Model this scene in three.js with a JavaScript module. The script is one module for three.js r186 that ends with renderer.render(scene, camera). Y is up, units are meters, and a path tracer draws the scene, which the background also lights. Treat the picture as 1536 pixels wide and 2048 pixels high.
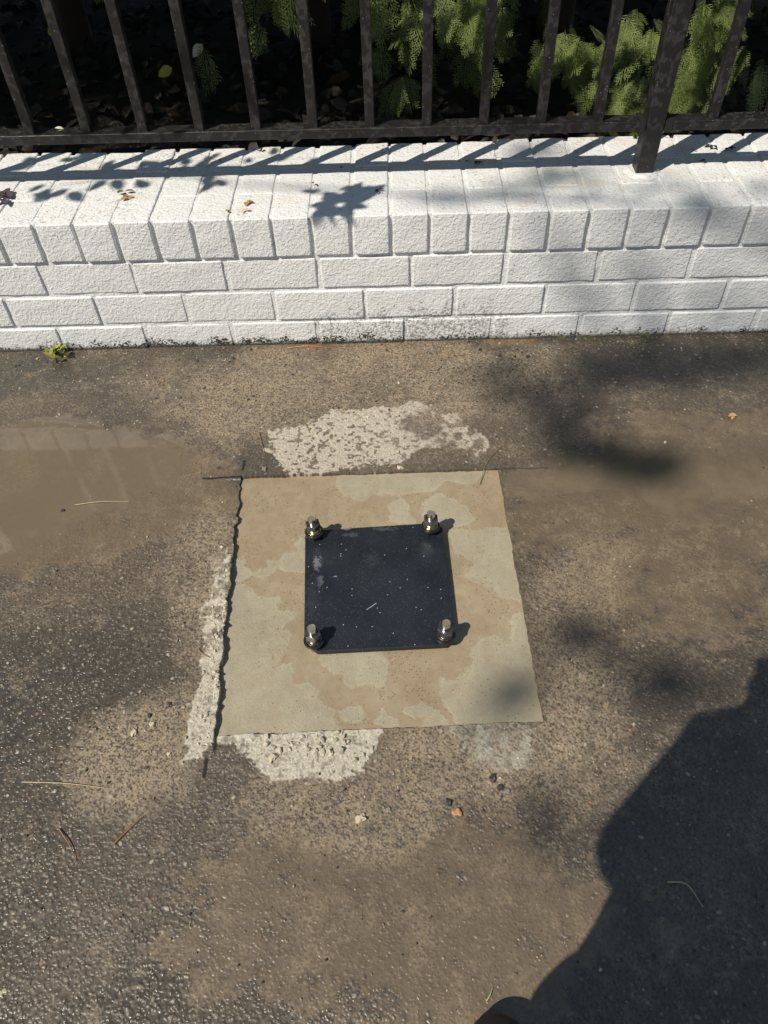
import * as THREE from 'three';
import { mergeGeometries, mergeVertices } from 'three/addons/utils/BufferGeometryUtils.js';
import { MarchingCubes } from 'three/addons/objects/MarchingCubes.js';

// ---------------------------------------------------------------- camera, sky, sun, exposure
const scene = new THREE.Scene();
const camera = new THREE.PerspectiveCamera(67.34, 768 / 1024, 0.02, 200);
camera.position.set(0.0267, 1.1157, 1.4997);
camera.rotation.set(-0.8567, 0.0255, -0.0406, 'YXZ');
camera.updateMatrixWorld();
scene.add(camera);

const renderer = new THREE.WebGLRenderer({ antialias: true });
renderer.setSize(768, 1024);
renderer.toneMapping = THREE.LinearToneMapping;
renderer.toneMappingExposure = 1.27;
renderer.shadowMap.enabled = true;

const EL = 51 * Math.PI / 180, AZ = 42 * Math.PI / 180;
const SUN = new THREE.Vector3(-Math.cos(EL) * Math.cos(AZ), Math.sin(EL), Math.cos(EL) * Math.sin(AZ));
{
  const W = 256, H = 128, data = new Float32Array(W * H * 4);
  for (let j = 0; j < H; j++) for (let i = 0; i < W; i++) {
    const el = ((j + 0.5) / H - 0.5) * Math.PI, up = Math.max(0, Math.sin(el)), k = Math.pow(1 - up, 3);
    const o = (j * W + i) * 4;
    data[o] = 0.125 + 0.20 * k; data[o + 1] = 0.18 + 0.19 * k; data[o + 2] = 0.275 + 0.13 * k; data[o + 3] = 1;
  }
  const sky = new THREE.DataTexture(data, W, H, THREE.RGBAFormat, THREE.FloatType);
  sky.mapping = THREE.EquirectangularReflectionMapping; sky.magFilter = THREE.LinearFilter; sky.needsUpdate = true;
  scene.background = sky; scene.environment = sky;
}
const sun = new THREE.DirectionalLight(new THREE.Color().setRGB(1, 0.925, 0.79), 4.2);
sun.name = 'sun';
sun.position.copy(SUN).multiplyScalar(20); sun.castShadow = true;
sun.shadow.mapSize.set(4096, 4096);
Object.assign(sun.shadow.camera, { left: -4, right: 4, top: 4, bottom: -4, near: 1, far: 40 });
scene.add(sun); scene.add(sun.target);

// ---------------------------------------------------------------- helpers
function rng(seed) { let a = seed >>> 0; return () => { a = (a + 0x6d2b79f5) | 0; let t = Math.imul(a ^ (a >>> 15), 1 | a); t = (t + Math.imul(t ^ (t >>> 7), 61 | t)) ^ t; return ((t ^ (t >>> 14)) >>> 0) / 4294967296; }; }
function hash(i, j, s) { let h = Math.imul(i, 374761393) ^ Math.imul(j, 668265263) ^ Math.imul(s, 2147483647 ^ 0x5bd1e995); h = Math.imul(h ^ (h >>> 13), 1274126177); h ^= h >>> 16; h = Math.imul(h, 0x85ebca6b); return ((h ^ (h >>> 15)) >>> 0) / 4294967296; }
function vn(x, y, s) {
  const i = Math.floor(x), j = Math.floor(y); let u = x - i, v = y - j; u = u * u * (3 - 2 * u); v = v * v * (3 - 2 * v);
  const a = hash(i, j, s), b = hash(i + 1, j, s), c = hash(i, j + 1, s), d = hash(i + 1, j + 1, s);
  return a + (b - a) * u + (c - a) * v + (a - b - c + d) * u * v;
}
function fbm(x, y, s, n = 4) { let r = 0, a = 0.5, t = 0; for (let k = 0; k < n; k++) { r += a * vn(x, y, s + k * 17); t += a; a *= 0.5; x = x * 2.03 + 5.1; y = y * 2.03 + 1.7; } return r / t; }
const clamp = (x, a = 0, b = 1) => x < a ? a : x > b ? b : x, mix = (a, b, t) => a + (b - a) * t;
const ss = (a, b, x) => { const t = clamp((x - a) / (b - a)); return t * t * (3 - 2 * t); };
const LUT = new Uint8Array(4097); for (let i = 0; i <= 4096; i++) { const l = i / 4096; LUT[i] = Math.round(255 * (l <= 0.0031308 ? 12.92 * l : 1.055 * Math.pow(l, 1 / 2.4) - 0.055)); }
const enc = (l) => LUT[Math.round(clamp(l) * 4096)];
function texture(data, W, H, srgb, wrap = THREE.RepeatWrapping) {
  const t = new THREE.DataTexture(data, W, H, THREE.RGBAFormat); t.magFilter = THREE.LinearFilter; t.minFilter = THREE.LinearMipmapLinearFilter; t.generateMipmaps = true;
  t.wrapS = t.wrapT = wrap; if (srgb) t.colorSpace = THREE.SRGBColorSpace; t.needsUpdate = true; return t;
}
// signed distance to a closed outline, inside positive
function polyDist(P, x, y) {
  let d = 1e9, inside = false;
  for (let i = 0, j = P.length - 1; i < P.length; j = i++) {
    const ax = P[i][0], ay = P[i][1], bx = P[j][0], by = P[j][1], ex = bx - ax, ey = by - ay, wx = x - ax, wy = y - ay;
    const t = clamp((wx * ex + wy * ey) / (ex * ex + ey * ey)), dx = wx - ex * t, dy = wy - ey * t;
    d = Math.min(d, dx * dx + dy * dy);
    if ((ay > y) !== (by > y) && x < (bx - ax) * (y - ay) / (by - ay) + ax) inside = !inside;
  }
  return (inside ? 1 : -1) * Math.sqrt(d);
}
function bounds(P, m) { let a = 1e9, b = 1e9, c = -1e9, d = -1e9; for (const [x, y] of P) { a = Math.min(a, x); b = Math.min(b, y); c = Math.max(c, x); d = Math.max(d, y); } return [a - m, b - m, c + m, d + m]; }
const taken = {};
function numbered(n) { taken[n] = (taken[n] || 0) + 1; return taken[n] === 1 ? n : n + '_' + String(taken[n] - 1).padStart(3, '0'); }
function shade(o) { o.castShadow = true; o.receiveShadow = true; return o; }
function mesh(name, geo, mat, parent) { const m = shade(new THREE.Mesh(geo, mat)); m.name = parent ? name : numbered(name); (parent || scene).add(m); return m; }
function tag(o, label, category, group, kind) { o.userData.label = label; o.userData.category = category; if (group) o.userData.group = group; if (kind) o.userData.kind = kind; return o; }
function thing(name, label, category, p = [0, 0, 0], group) { const g = new THREE.Group(); g.name = numbered(name); g.position.set(...p); scene.add(g); return tag(g, label, category, group); }
function struct(name, geo, mat, label) { const m = mesh(name, geo, mat); m.userData.kind = 'structure'; m.userData.label = label; return m; }
function tube(pts, r, seg = 16, rad = 6, taper) {
  const c = new THREE.CatmullRomCurve3(pts.map((p) => new THREE.Vector3(...p))), g = new THREE.TubeGeometry(c, seg, r, rad, false);
  if (taper !== undefined) { const a = g.attributes.position, q = new THREE.Vector3(); for (let i = 0; i <= seg; i++) { const f = mix(1, taper, i / seg), o = c.getPointAt(i / seg); for (let k = 0; k <= rad; k++) { const n = i * (rad + 1) + k; q.fromBufferAttribute(a, n).sub(o).multiplyScalar(f).add(o); a.setXYZ(n, q.x, q.y, q.z); } } g.computeVertexNormals(); }
  return g;
}
const lin = (r, g, b) => new THREE.Color().setRGB(r, g, b);
const std = (c, roughness = 0.8, more = {}) => new THREE.MeshStandardMaterial({ color: c, roughness, ...more });

// ---------------------------------------------------------------- layout of the ground (metres: x along the wall, z out from it)
const PAD = [[-0.285, 0.433], [0.231, 0.425], [0.246, 0.970], [-0.262, 0.985]], PAD_Y = -0.004;
const DRY = [[[-0.103,0.42],[-0.08,0.482],[-0.039,0.497],[0.002,0.477],[0.022,0.492],[0.058,0.479],[0.084,0.48],[0.115,0.463],[0.137,0.453],[0.175,0.458],[0.184,0.447],[0.212,0.415]],
[[0.011,0.552],[0.017,0.519],[0.037,0.496],[0.052,0.513],[0.049,0.54],[0.061,0.559],[0.031,0.565]],
[[0.077,0.534],[0.083,0.5],[0.114,0.487],[0.149,0.502],[0.158,0.516],[0.175,0.556],[0.154,0.565],[0.125,0.568],[0.105,0.561]],
[[0.124,0.58],[0.154,0.575],[0.203,0.573],[0.236,0.58],[0.254,0.621],[0.257,0.669],[0.257,0.748],[0.227,0.742],[0.21,0.736],[0.198,0.714],[0.167,0.702],[0.146,0.684],[0.167,0.655],[0.139,0.642],[0.126,0.624],[0.121,0.593]],
[[-0.195,0.646],[-0.178,0.622],[-0.163,0.62],[-0.151,0.592],[-0.135,0.599],[-0.131,0.677],[-0.174,0.67]],
[[-0.30,0.632],[-0.258,0.638],[-0.24,0.668],[-0.209,0.652],[-0.215,0.639],[-0.195,0.64],[-0.202,0.669],[-0.239,0.68],[-0.293,0.685]],
[[-0.29,0.73],[-0.27,0.697],[-0.237,0.697],[-0.226,0.72],[-0.188,0.721],[-0.182,0.749],[-0.159,0.749],[-0.158,0.765],[-0.174,0.786],[-0.159,0.807],[-0.161,0.832],[-0.181,0.857],[-0.189,0.866],[-0.151,0.857],[-0.144,0.886],[-0.136,0.893],[-0.119,0.891],[-0.105,0.919],[-0.083,0.938],[-0.086,0.955],[-0.066,0.969],[-0.08,0.99],[-0.29,1.0],[-0.29,0.884],[-0.29,0.784]],
[[-0.1,0.844],[-0.087,0.839],[-0.061,0.814],[-0.004,0.836],[0.013,0.856],[0.006,0.903],[-0.017,0.903],[-0.042,0.902],[-0.077,0.878],[-0.099,0.853]],
[[-0.066,0.951],[-0.058,0.934],[-0.042,0.93],[-0.029,0.952],[-0.033,0.965],[-0.062,0.964]], [[-0.009,0.961],[-0.005,0.935],[0.008,0.948],[0.024,0.962],[0.015,0.974]],
[[0.028,0.944],[0.066,0.922],[0.077,0.95],[0.048,0.953]], [[0.064,0.967],[0.081,0.945],[0.097,0.954],[0.104,0.972],[0.088,0.976]],
[[0.097,0.891],[0.143,0.887],[0.142,0.844],[0.162,0.814],[0.184,0.809],[0.213,0.825],[0.224,0.769],[0.265,0.764],[0.265,0.87],[0.27,0.985],[0.144,0.99],[0.116,0.976],[0.11,0.946],[0.095,0.923]]];
const DUST = [[[-0.26,0.302],[-0.225,0.393],[-0.187,0.426],[-0.106,0.425],[-0.016,0.413],[0.035,0.401],[0.088,0.359],[0.129,0.353],[0.176,0.412],[0.202,0.41],[0.215,0.341],[0.176,0.278],[0.146,0.245],[0.061,0.218],[-0.027,0.231],[-0.114,0.239],[-0.156,0.267],[-0.218,0.296]],
[[-0.302,1.021],[-0.305,0.989],[-0.302,0.947],[-0.301,0.877],[-0.307,0.811],[-0.31,0.729],[-0.309,0.629],[-0.295,0.606],[-0.276,0.607],[-0.266,0.73],[-0.26,0.878],[-0.255,0.985],[-0.272,1.013]],
[[-0.267,0.997],[-0.211,1.014],[-0.178,1.042],[-0.125,1.062],[-0.073,1.055],[-0.030,1.030],[-0.004,1.0],[0.004,0.97],[-0.261,0.975]],
[[0.093,0.97],[0.128,1.028],[0.171,1.044],[0.217,1.033],[0.232,0.965]]];
const ELLS = {   // soft patches: x, z, radius x, radius z, weight
  mud: [[-0.66,0.45,0.36,0.12,1],[-0.68,0.58,0.22,0.10,0.8],[-0.43,0.47,0.16,0.10,0.8],[0.45,0.52,0.25,0.12,0.8],[0.66,0.50,0.30,0.18,0.9],[0.52,0.70,0.20,0.14,0.7],[-0.05,1.20,0.24,0.08,0.68],[0.09,1.27,0.28,0.09,0.72],[-0.14,1.29,0.18,0.07,0.62],[0.72,0.34,0.24,0.07,0.6]],
  water: [[-0.76,0.42,0.32,0.15,1],[-0.62,0.40,0.20,0.11,0.9],[-0.68,0.57,0.16,0.07,0.6],[0.42,0.43,0.24,0.06,0.9],[0.62,0.47,0.26,0.09,0.6]],
  tan: [[-0.30,0.17,0.20,0.13,0.9],[-0.36,0.99,0.10,0.09,0.9],[0.0,1.09,0.16,0.05,0.7],[0.25,1.01,0.12,0.08,0.7],[0.35,0.73,0.10,0.10,0.6],[0.12,0.08,0.30,0.06,0.8],[-0.47,0.12,0.10,0.08,0.5],[0.26,0.16,0.13,0.10,0.8],[-0.34,0.67,0.05,0.15,0.7],[0.10,1.06,0.12,0.07,0.7],[0.02,0.16,0.30,0.10,0.7],[0.33,0.93,0.08,0.10,0.6]],
  dark: [[-0.56,0.90,0.20,0.12,0.8],[-0.60,1.05,0.16,0.10,0.7],[-0.52,1.20,0.14,0.12,0.6],[0.65,0.09,0.45,0.10,1],[-0.78,0.09,0.20,0.08,0.9],[-0.5,1.35,0.25,0.05,0.8],[0.15,1.36,0.5,0.05,0.4],[-0.42,0.07,0.10,0.06,0.7]],
};
function ell(list, x, z) { let r = 0; for (const [a, b, c, d, w] of list) { const u = (x - a) / c, v = (z - b) / d, q = u * u + v * v; if (q < 4) r = Math.max(r, w * (1 - ss(0.15, 2.0, q))); } return r; }
const HOLES = [[0.096, 0.288, 0.045, 0.035], [0.143, 0.39, 0.05, 0.03]];
const CUTS = [[-0.36, 0.434, -0.285, 0.433, 1], [0.231, 0.425, 0.33, 0.424, 0.6], [-0.259, 0.985, -0.258, 1.005, 1], [-0.268, 1.02, -0.268, 1.045, 1], [-0.283, 0.385, -0.282, 0.40, 1], [-0.283, 0.405, -0.283, 0.413, 1]];
function segDist(x, z, [ax, az, bx, bz]) { const ex = bx - ax, ez = bz - az, t = clamp(((x - ax) * ex + (z - az) * ez) / (ex * ex + ez * ez)); return Math.hypot(x - ax - ex * t, z - az - ez * t); }
const DB = DUST.map((p) => bounds(p, 0.03));
function dustAt(x, z) {
  let best = -1, which = -1;
  for (let k = 0; k < DUST.length; k++) { const b = DB[k]; if (x < b[0] || z < b[1] || x > b[2] || z > b[3]) continue; const d = polyDist(DUST[k], x, z); if (d > best) { best = d; which = k; } }
  if (which < 0) return [0, -1];
  let d = best + (fbm(x * 28, z * 28, 5, 4) - 0.5) * 0.034 + (fbm(x * 170, z * 170, 6, 2) - 0.5) * 0.016;
  return [ss(-0.001, 0.003, d), which];
}

// ---------------------------------------------------------------- asphalt
const GW = 2048, GH = 1536, GX = 2.4, GZ = 1.8;
const asphaltMat = (() => {
  const col = new Uint8Array(GW * GH * 4), rough = new Uint8Array(GW * GH * 4), bump = new Uint8Array(GW * GH * 4);
  const cell = 0.0042;
  for (let j = 0; j < GH; j++) for (let i = 0; i < GW; i++) {
    const x = ((i + 0.5) / GW - 0.5) * GX, z = (j + 0.5) / GH * GZ, o = (j * GW + i) * 4;
    const wx = x + (vn(x * 7, z * 7, 90) - 0.5) * 0.09, wz = z + (vn(x * 7, z * 7, 91) - 0.5) * 0.09;
    const big = fbm(x * 5, z * 5, 21, 4), fine = vn(x * 700, z * 700, 30), fine2 = vn(x * 340, z * 340, 31);
    const rag = (fbm(x * 22, z * 22, 41, 4) - 0.5), grainy = (fbm(x * 120, z * 120, 42, 2) - 0.5);
    const rag2 = fbm(x * 55, z * 55, 43, 3) - 0.5; let mud = clamp(ss(0.2, 0.75, ell(ELLS.mud, wx, wz) * 1.1 + rag * 0.9 + rag2 * 0.6 + grainy * 0.4)), water = ss(0.35, 0.6, ell(ELLS.water, wx, wz) + rag * 0.75 + rag2 * 0.4);
    let tan = clamp(ell(ELLS.tan, wx, wz) * 0.95 + 0.08 + rag * 1.0 + rag2 * 0.7 + grainy * 0.5), dark = clamp(ell(ELLS.dark, wx, wz) * 0.9 + rag * 0.9 + rag2 * 0.6);
    const [dust, which] = dustAt(x, z);
    // aggregate: nearest and second nearest stone
    let d1 = 9, d2 = 9, id = 0, ox = 0, oz = 0; const ci = Math.floor(x / cell), cj = Math.floor(z / cell);
    for (let a = -1; a <= 1; a++) for (let b = -1; b <= 1; b++) {
      const p = ci + a, q = cj + b, dx = (p + hash(p, q, 1)) - x / cell, dz = (q + hash(p, q, 2)) - z / cell, d = dx * dx + dz * dz;
      if (d < d1) { d2 = d1; d1 = d; id = hash(p, q, 3); ox = dx; oz = dz; } else if (d < d2) d2 = d;
    }
    let big1 = 9, bid = 0, bx = 0, bz = 0; { const c7 = 0.0085, pi = Math.floor(x / c7), pj = Math.floor(z / c7); for (let a = -1; a <= 1; a++) for (let b = -1; b <= 1; b++) { const p = pi + a, q = pj + b, h7 = hash(p, q, 11); if (h7 > 0.17) continue; const dx = (p + hash(p, q, 12)) - x / c7, dz = (q + hash(p, q, 13)) - z / c7, an = h7 * 40, u = (dx * Math.cos(an) + dz * Math.sin(an)) * (0.8 + h7 * 4), v = (dz * Math.cos(an) - dx * Math.sin(an)) * 1.35, d = Math.hypot(u, v) + 0.12 * (vn(x * 500, z * 500, 14) - 0.5); if (d < big1) { big1 = d; bid = hash(p, q, 15); bx = dx; bz = dz; } } }
    const edge = Math.sqrt(d2) - Math.sqrt(d1), stone = ss(0.05, 0.3, edge), r2 = (id * 7.31) % 1, r3 = (id * 13.7) % 1;
    // binder and stones
    let R = 0.046, G = 0.041, B = 0.034, h = 0.25 + 0.2 * fine2;
    const bright = id < 0.014 ? 1 : 0;
    if (id < 0.62) {
      let l = mix(0.035, 0.105, r2 * r2); if (bright) l = mix(0.18, 0.34, r3);
      const warm = r3 < 0.025 ? 1 : 0; let sr = l * 1.10, sg = l * 0.97, sb = l * 0.79; if (warm) { sr = l * 1.7; sg = l * 0.85; sb = l * 0.55; }
      R = mix(R, sr, stone); G = mix(G, sg, stone); B = mix(B, sb, stone); h = mix(h, 0.40 + 0.4 * r2 + (ox * (r2 - 0.5) + oz * (r3 - 0.5)) * 0.7, stone);
    }
    const chip = ss(0.42, 0.34, big1); if (chip > 0) { const l = mix(0.05, 0.17, bid * bid) * (bid > 0.93 ? 1.9 : 1), tw = (bid * 9.7) % 1; R = mix(R, l * mix(1.02, 1.2, tw), chip); G = mix(G, l, chip); B = mix(B, l * mix(0.93, 0.68, tw), chip); h = mix(h, 0.62 + 0.25 * bid + (bx * (tw - 0.5) + bz * (bid - 0.5)) * 0.5, chip); }
    // brown silt left in the low spots
    const silt = clamp(0.64 + (big - 0.5) * 1.1 - dark * 0.6 + mud * 0.35) * (1 - 0.6 * Math.max(chip, stone * (id < 0.62 ? 1 : 0)) * (1 - mud * 0.5)) * (0.75 + 0.5 * fine2);
    R = mix(R, 0.122, silt); G = mix(G, 0.093, silt); B = mix(B, 0.066, silt);
    const film = ss(0.25, 0.85, mud);
    R = mix(R, 0.122 + 0.04 * (big - 0.5), film * 0.78); G = mix(G, 0.092 + 0.03 * (big - 0.5), film * 0.78); B = mix(B, 0.061 + 0.02 * (big - 0.5), film * 0.78);
    // sandy grit
    const sand = tan * ss(0.3, 0.62, fine * 0.55 + fine2 * 0.5 + (1 - stone) * 0.18 - 0.05);
    R = mix(R, 0.27 + 0.1 * (fine - 0.5), sand * 0.8); G = mix(G, 0.21 + 0.08 * (fine - 0.5), sand * 0.8); B = mix(B, 0.145, sand * 0.8);
    h = mix(h, 0.5 + 0.3 * fine, sand * 0.6);
    { const grain = 0.78 + 0.26 * fine + 0.18 * fine2 + (hash(i, j, 77) - 0.5) * 0.12, gk = mix(grain, 1, film * 0.45); R *= gk; G *= gk; B *= gk; }
    let rg = mix(0.46, 0.27, dark) + 0.2 * (fine2 - 0.5) + tan * 0.3; rg = mix(rg, 0.36, film * 0.7);
    // pale cement residue
    if (dust > 0) {
      let k = dust; const spots = fbm(x * 130, z * 130, 60, 2);
      if (which === 0) k *= 1 - 0.75 * ss(0.58, 0.68, spots) * ss(0.2, -0.1, x) ; if (which === 0) k *= mix(1, 0.12 + 0.75 * ss(0.40, 0.62, fbm(x * 75, z * 75, 67, 3)), ss(0.02, 0.12, x + rag * 0.12)); if (which === 0) for (const [a, b, c, e] of HOLES) k *= 1 - 0.85 * ss(1.25, 0.7, Math.hypot((x - a) / c, (z - b) / e) + rag * 0.9 + grainy * 0.5); if (which === 1) k *= mix(0.2 + 0.8 * ss(0.45, 0.6, fbm(x * 60, z * 45, 68, 3)), 1, ss(0.80, 0.90, z)) * (1 - 0.5 * ss(0.6, 0.7, spots)); else if (which === 3) k *= 0.25 + 0.6 * ss(0.42, 0.62, fbm(x * 60, z * 60, 66, 3)); else k *= 1 - 0.55 * ss(0.62, 0.72, spots);
      const sp = 0.5 + fine * 0.35 + fine2 * 0.25 - (1 - stone) * 0.18, w = which === 0 ? [0.52, 0.46, 0.375] : which === 3 ? [0.36, 0.34, 0.28] : [0.53, 0.49, 0.40];
      R = mix(R, w[0] * sp, k); G = mix(G, w[1] * sp, k); B = mix(B, w[2] * sp, k); rg = mix(rg, 0.9, k); h = mix(h, 0.35 + 0.4 * fine2 + 0.25 * fine, k);
    }
    // standing water: smooth and mirror-like, the mud below shows through
    const dry = 1 - water * (1 - dust); R = mix(0.152, R, mix(0.35, 1, dry)); G = mix(0.121, G, mix(0.35, 1, dry)); B = mix(0.086, B, mix(0.35, 1, dry));
    rg = mix(0.035, rg, ss(0, 0.8, dry)); h = mix(0.5, h, mix(0.012, 1, dry) * (1 - film * 0.55));
    for (const c of CUTS) { const d = segDist(x, z + (vn(x * 90, z * 90, 70) - 0.5) * 0.003, c) ; if (d < 0.006) { const k = ss(0.004, 0.0018, d + 0.0015 * (fine2 - 0.3)) * c[4]; R = mix(R, 0.012, k); G = mix(G, 0.011, k); B = mix(B, 0.009, k); h = mix(h, 0, k); rg = mix(rg, 0.9, k); } }
    // dirt, moss and red clay at the foot of the wall
    const foot = ss(0.055, 0.0, z + rag * 0.08);
    if (foot > 0) { const red = ss(0.5, 0.68, fbm(x * 18, z * 18, 80, 3)) * ss(-0.45, -0.1, x) * ss(0.55, 0.3, x), mo = ss(0.55, 0.7, fbm(x * 30, z * 60, 81, 3)) * ss(0.35, 0.45, x) * ss(0.75, 0.55, x); const k = foot * 0.6; R = mix(mix(R, 0.24, red * k), 0.06, mo * k); G = mix(mix(G, 0.12, red * k), 0.07, mo * k); B = mix(mix(B, 0.06, red * k), 0.015, mo * k); }
    col[o] = enc(R); col[o + 1] = enc(G); col[o + 2] = enc(B); col[o + 3] = 255;
    rough[o] = rough[o + 1] = rough[o + 2] = Math.round(255 * clamp(rg)); rough[o + 3] = 255;
    bump[o] = bump[o + 1] = bump[o + 2] = Math.round(255 * clamp(h)); bump[o + 3] = 255;
  }
  const M = THREE.MirroredRepeatWrapping;
  return new THREE.MeshStandardMaterial({ map: texture(col, GW, GH, true, M), roughnessMap: texture(rough, GW, GH, false, M), roughness: 1, bumpMap: texture(bump, GW, GH, false, M), bumpScale: 0.0027 });
})();
function groundY(x, z) {
  const w = ss(0.3, 0.6, ell(ELLS.water, x, z)), d = Math.max(0, -polyDist(PAD, x, z));
  let y = (fbm(x * 9, z * 9, 50, 2) - 0.5) * 0.004 * (1 - w) - 0.0015 * w;
  const nearLeft = x < -0.2 && z > 0.44 && z < 1.0 ? 1 : 0;
  if (nearLeft) y += ss(0.45, 0.60, z) * ss(1.0, 0.97, z) * (0.0045 * Math.exp(-d / 0.04) + 0.0055 * Math.exp(-d / 0.02) * (fbm(x * 70, z * 70, 51, 2) - 0.3) * 2);
  else y += 0.003 * Math.exp(-d / 0.03);
  const [du, which] = d < 0.12 ? dustAt(x, z) : [0, -1];
  if (du > 0 && which !== 0) y += du * 0.002 * fbm(x * 150, z * 150, 52, 2);
  return y;
}
{
  const pos = [], uv = [], idx = [];
  const put = (x, y, z) => { pos.push(x, y, z); uv.push(x / GX + 0.5, z / GZ); return pos.length / 3 - 1; };
  const OUT = [[-1.2, 0.0], [1.2, 0.0], [1.2, 1.8], [-1.2, 1.8]], N = [420, 420, 420, 420], Mv = 110;
  for (let s = 0; s < 4; s++) {
    const a = PAD[s], b = PAD[(s + 1) % 4], A = OUT[s], B = OUT[(s + 1) % 4], n = N[s], len = Math.hypot(b[0] - a[0], b[1] - a[1]), nx = -(b[1] - a[1]) / len, nz = (b[0] - a[0]) / len;
    const rough = s === 3 ? 0.006 : 0.0022, rows = [];
    for (let v = -2; v <= Mv; v++) {
      const row = [];
      for (let u = 0; u <= n; u++) {
        const t = u / n, ix0 = mix(a[0], b[0], t), iz0 = mix(a[1], b[1], t), pin = Math.min(1, Math.min(t, 1 - t) * 14);
        const off = (fbm(ix0 * 60, iz0 * 60, 53, 4) - 0.5) * rough * pin * 2, ix = ix0 + nx * off, iz = iz0 + nz * off;
        const q = Math.max(0, v) / Mv, k = Math.pow(q, 1.6), x = mix(ix, mix(A[0], B[0], t), k), z = mix(iz, mix(A[1], B[1], t), k);
        if (v < 0) row.push(put(ix - nx * 0.0015 * v * (vn(t * 60, v, 3) - 0.7), v === -2 ? -0.06 : PAD_Y - 0.002 + 0.5 * (groundY(ix, iz) - PAD_Y), iz - nz * 0.0015 * v * (vn(t * 60, v, 4) - 0.7)));
        else row.push(put(x, groundY(x, z) * (1 - ss(0.85, 1, q)), z));
      }
      rows.push(row);
    }
    for (let v = 0; v < rows.length - 1; v++) for (let u = 0; u < n; u++) { const p = rows[v][u], q = rows[v][u + 1], r = rows[v + 1][u], w = rows[v + 1][u + 1]; idx.push(p, q, r, q, w, r); }
  }
  for (const [x0, x1, z0, z1] of [[-8, -1.2, 0, 8], [1.2, 8, 0, 8], [-1.2, 1.2, 1.8, 8], [-8, 8, -0.32, 0]]) { const a = put(x0, 0, z0), b = put(x1, 0, z0), c = put(x0, 0, z1), d = put(x1, 0, z1); idx.push(a, c, b, b, c, d); }
  const g = new THREE.BufferGeometry(); g.setAttribute('position', new THREE.Float32BufferAttribute(pos, 3)); g.setAttribute('uv', new THREE.Float32BufferAttribute(uv, 2)); g.setIndex(idx); g.computeVertexNormals();
  struct('asphalt_pavement', g, asphaltMat, 'brown wet asphalt with silt, stones and pale cement residue');
}
// distant ground to the horizon
{ const g = new THREE.RingGeometry(7.5, 150, 48, 1); g.rotateX(-Math.PI / 2); g.translate(0, -0.02, 0); struct('ground', g, std(lin(0.09, 0.085, 0.07), 0.95), 'plain ground reaching to the horizon'); }

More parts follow.
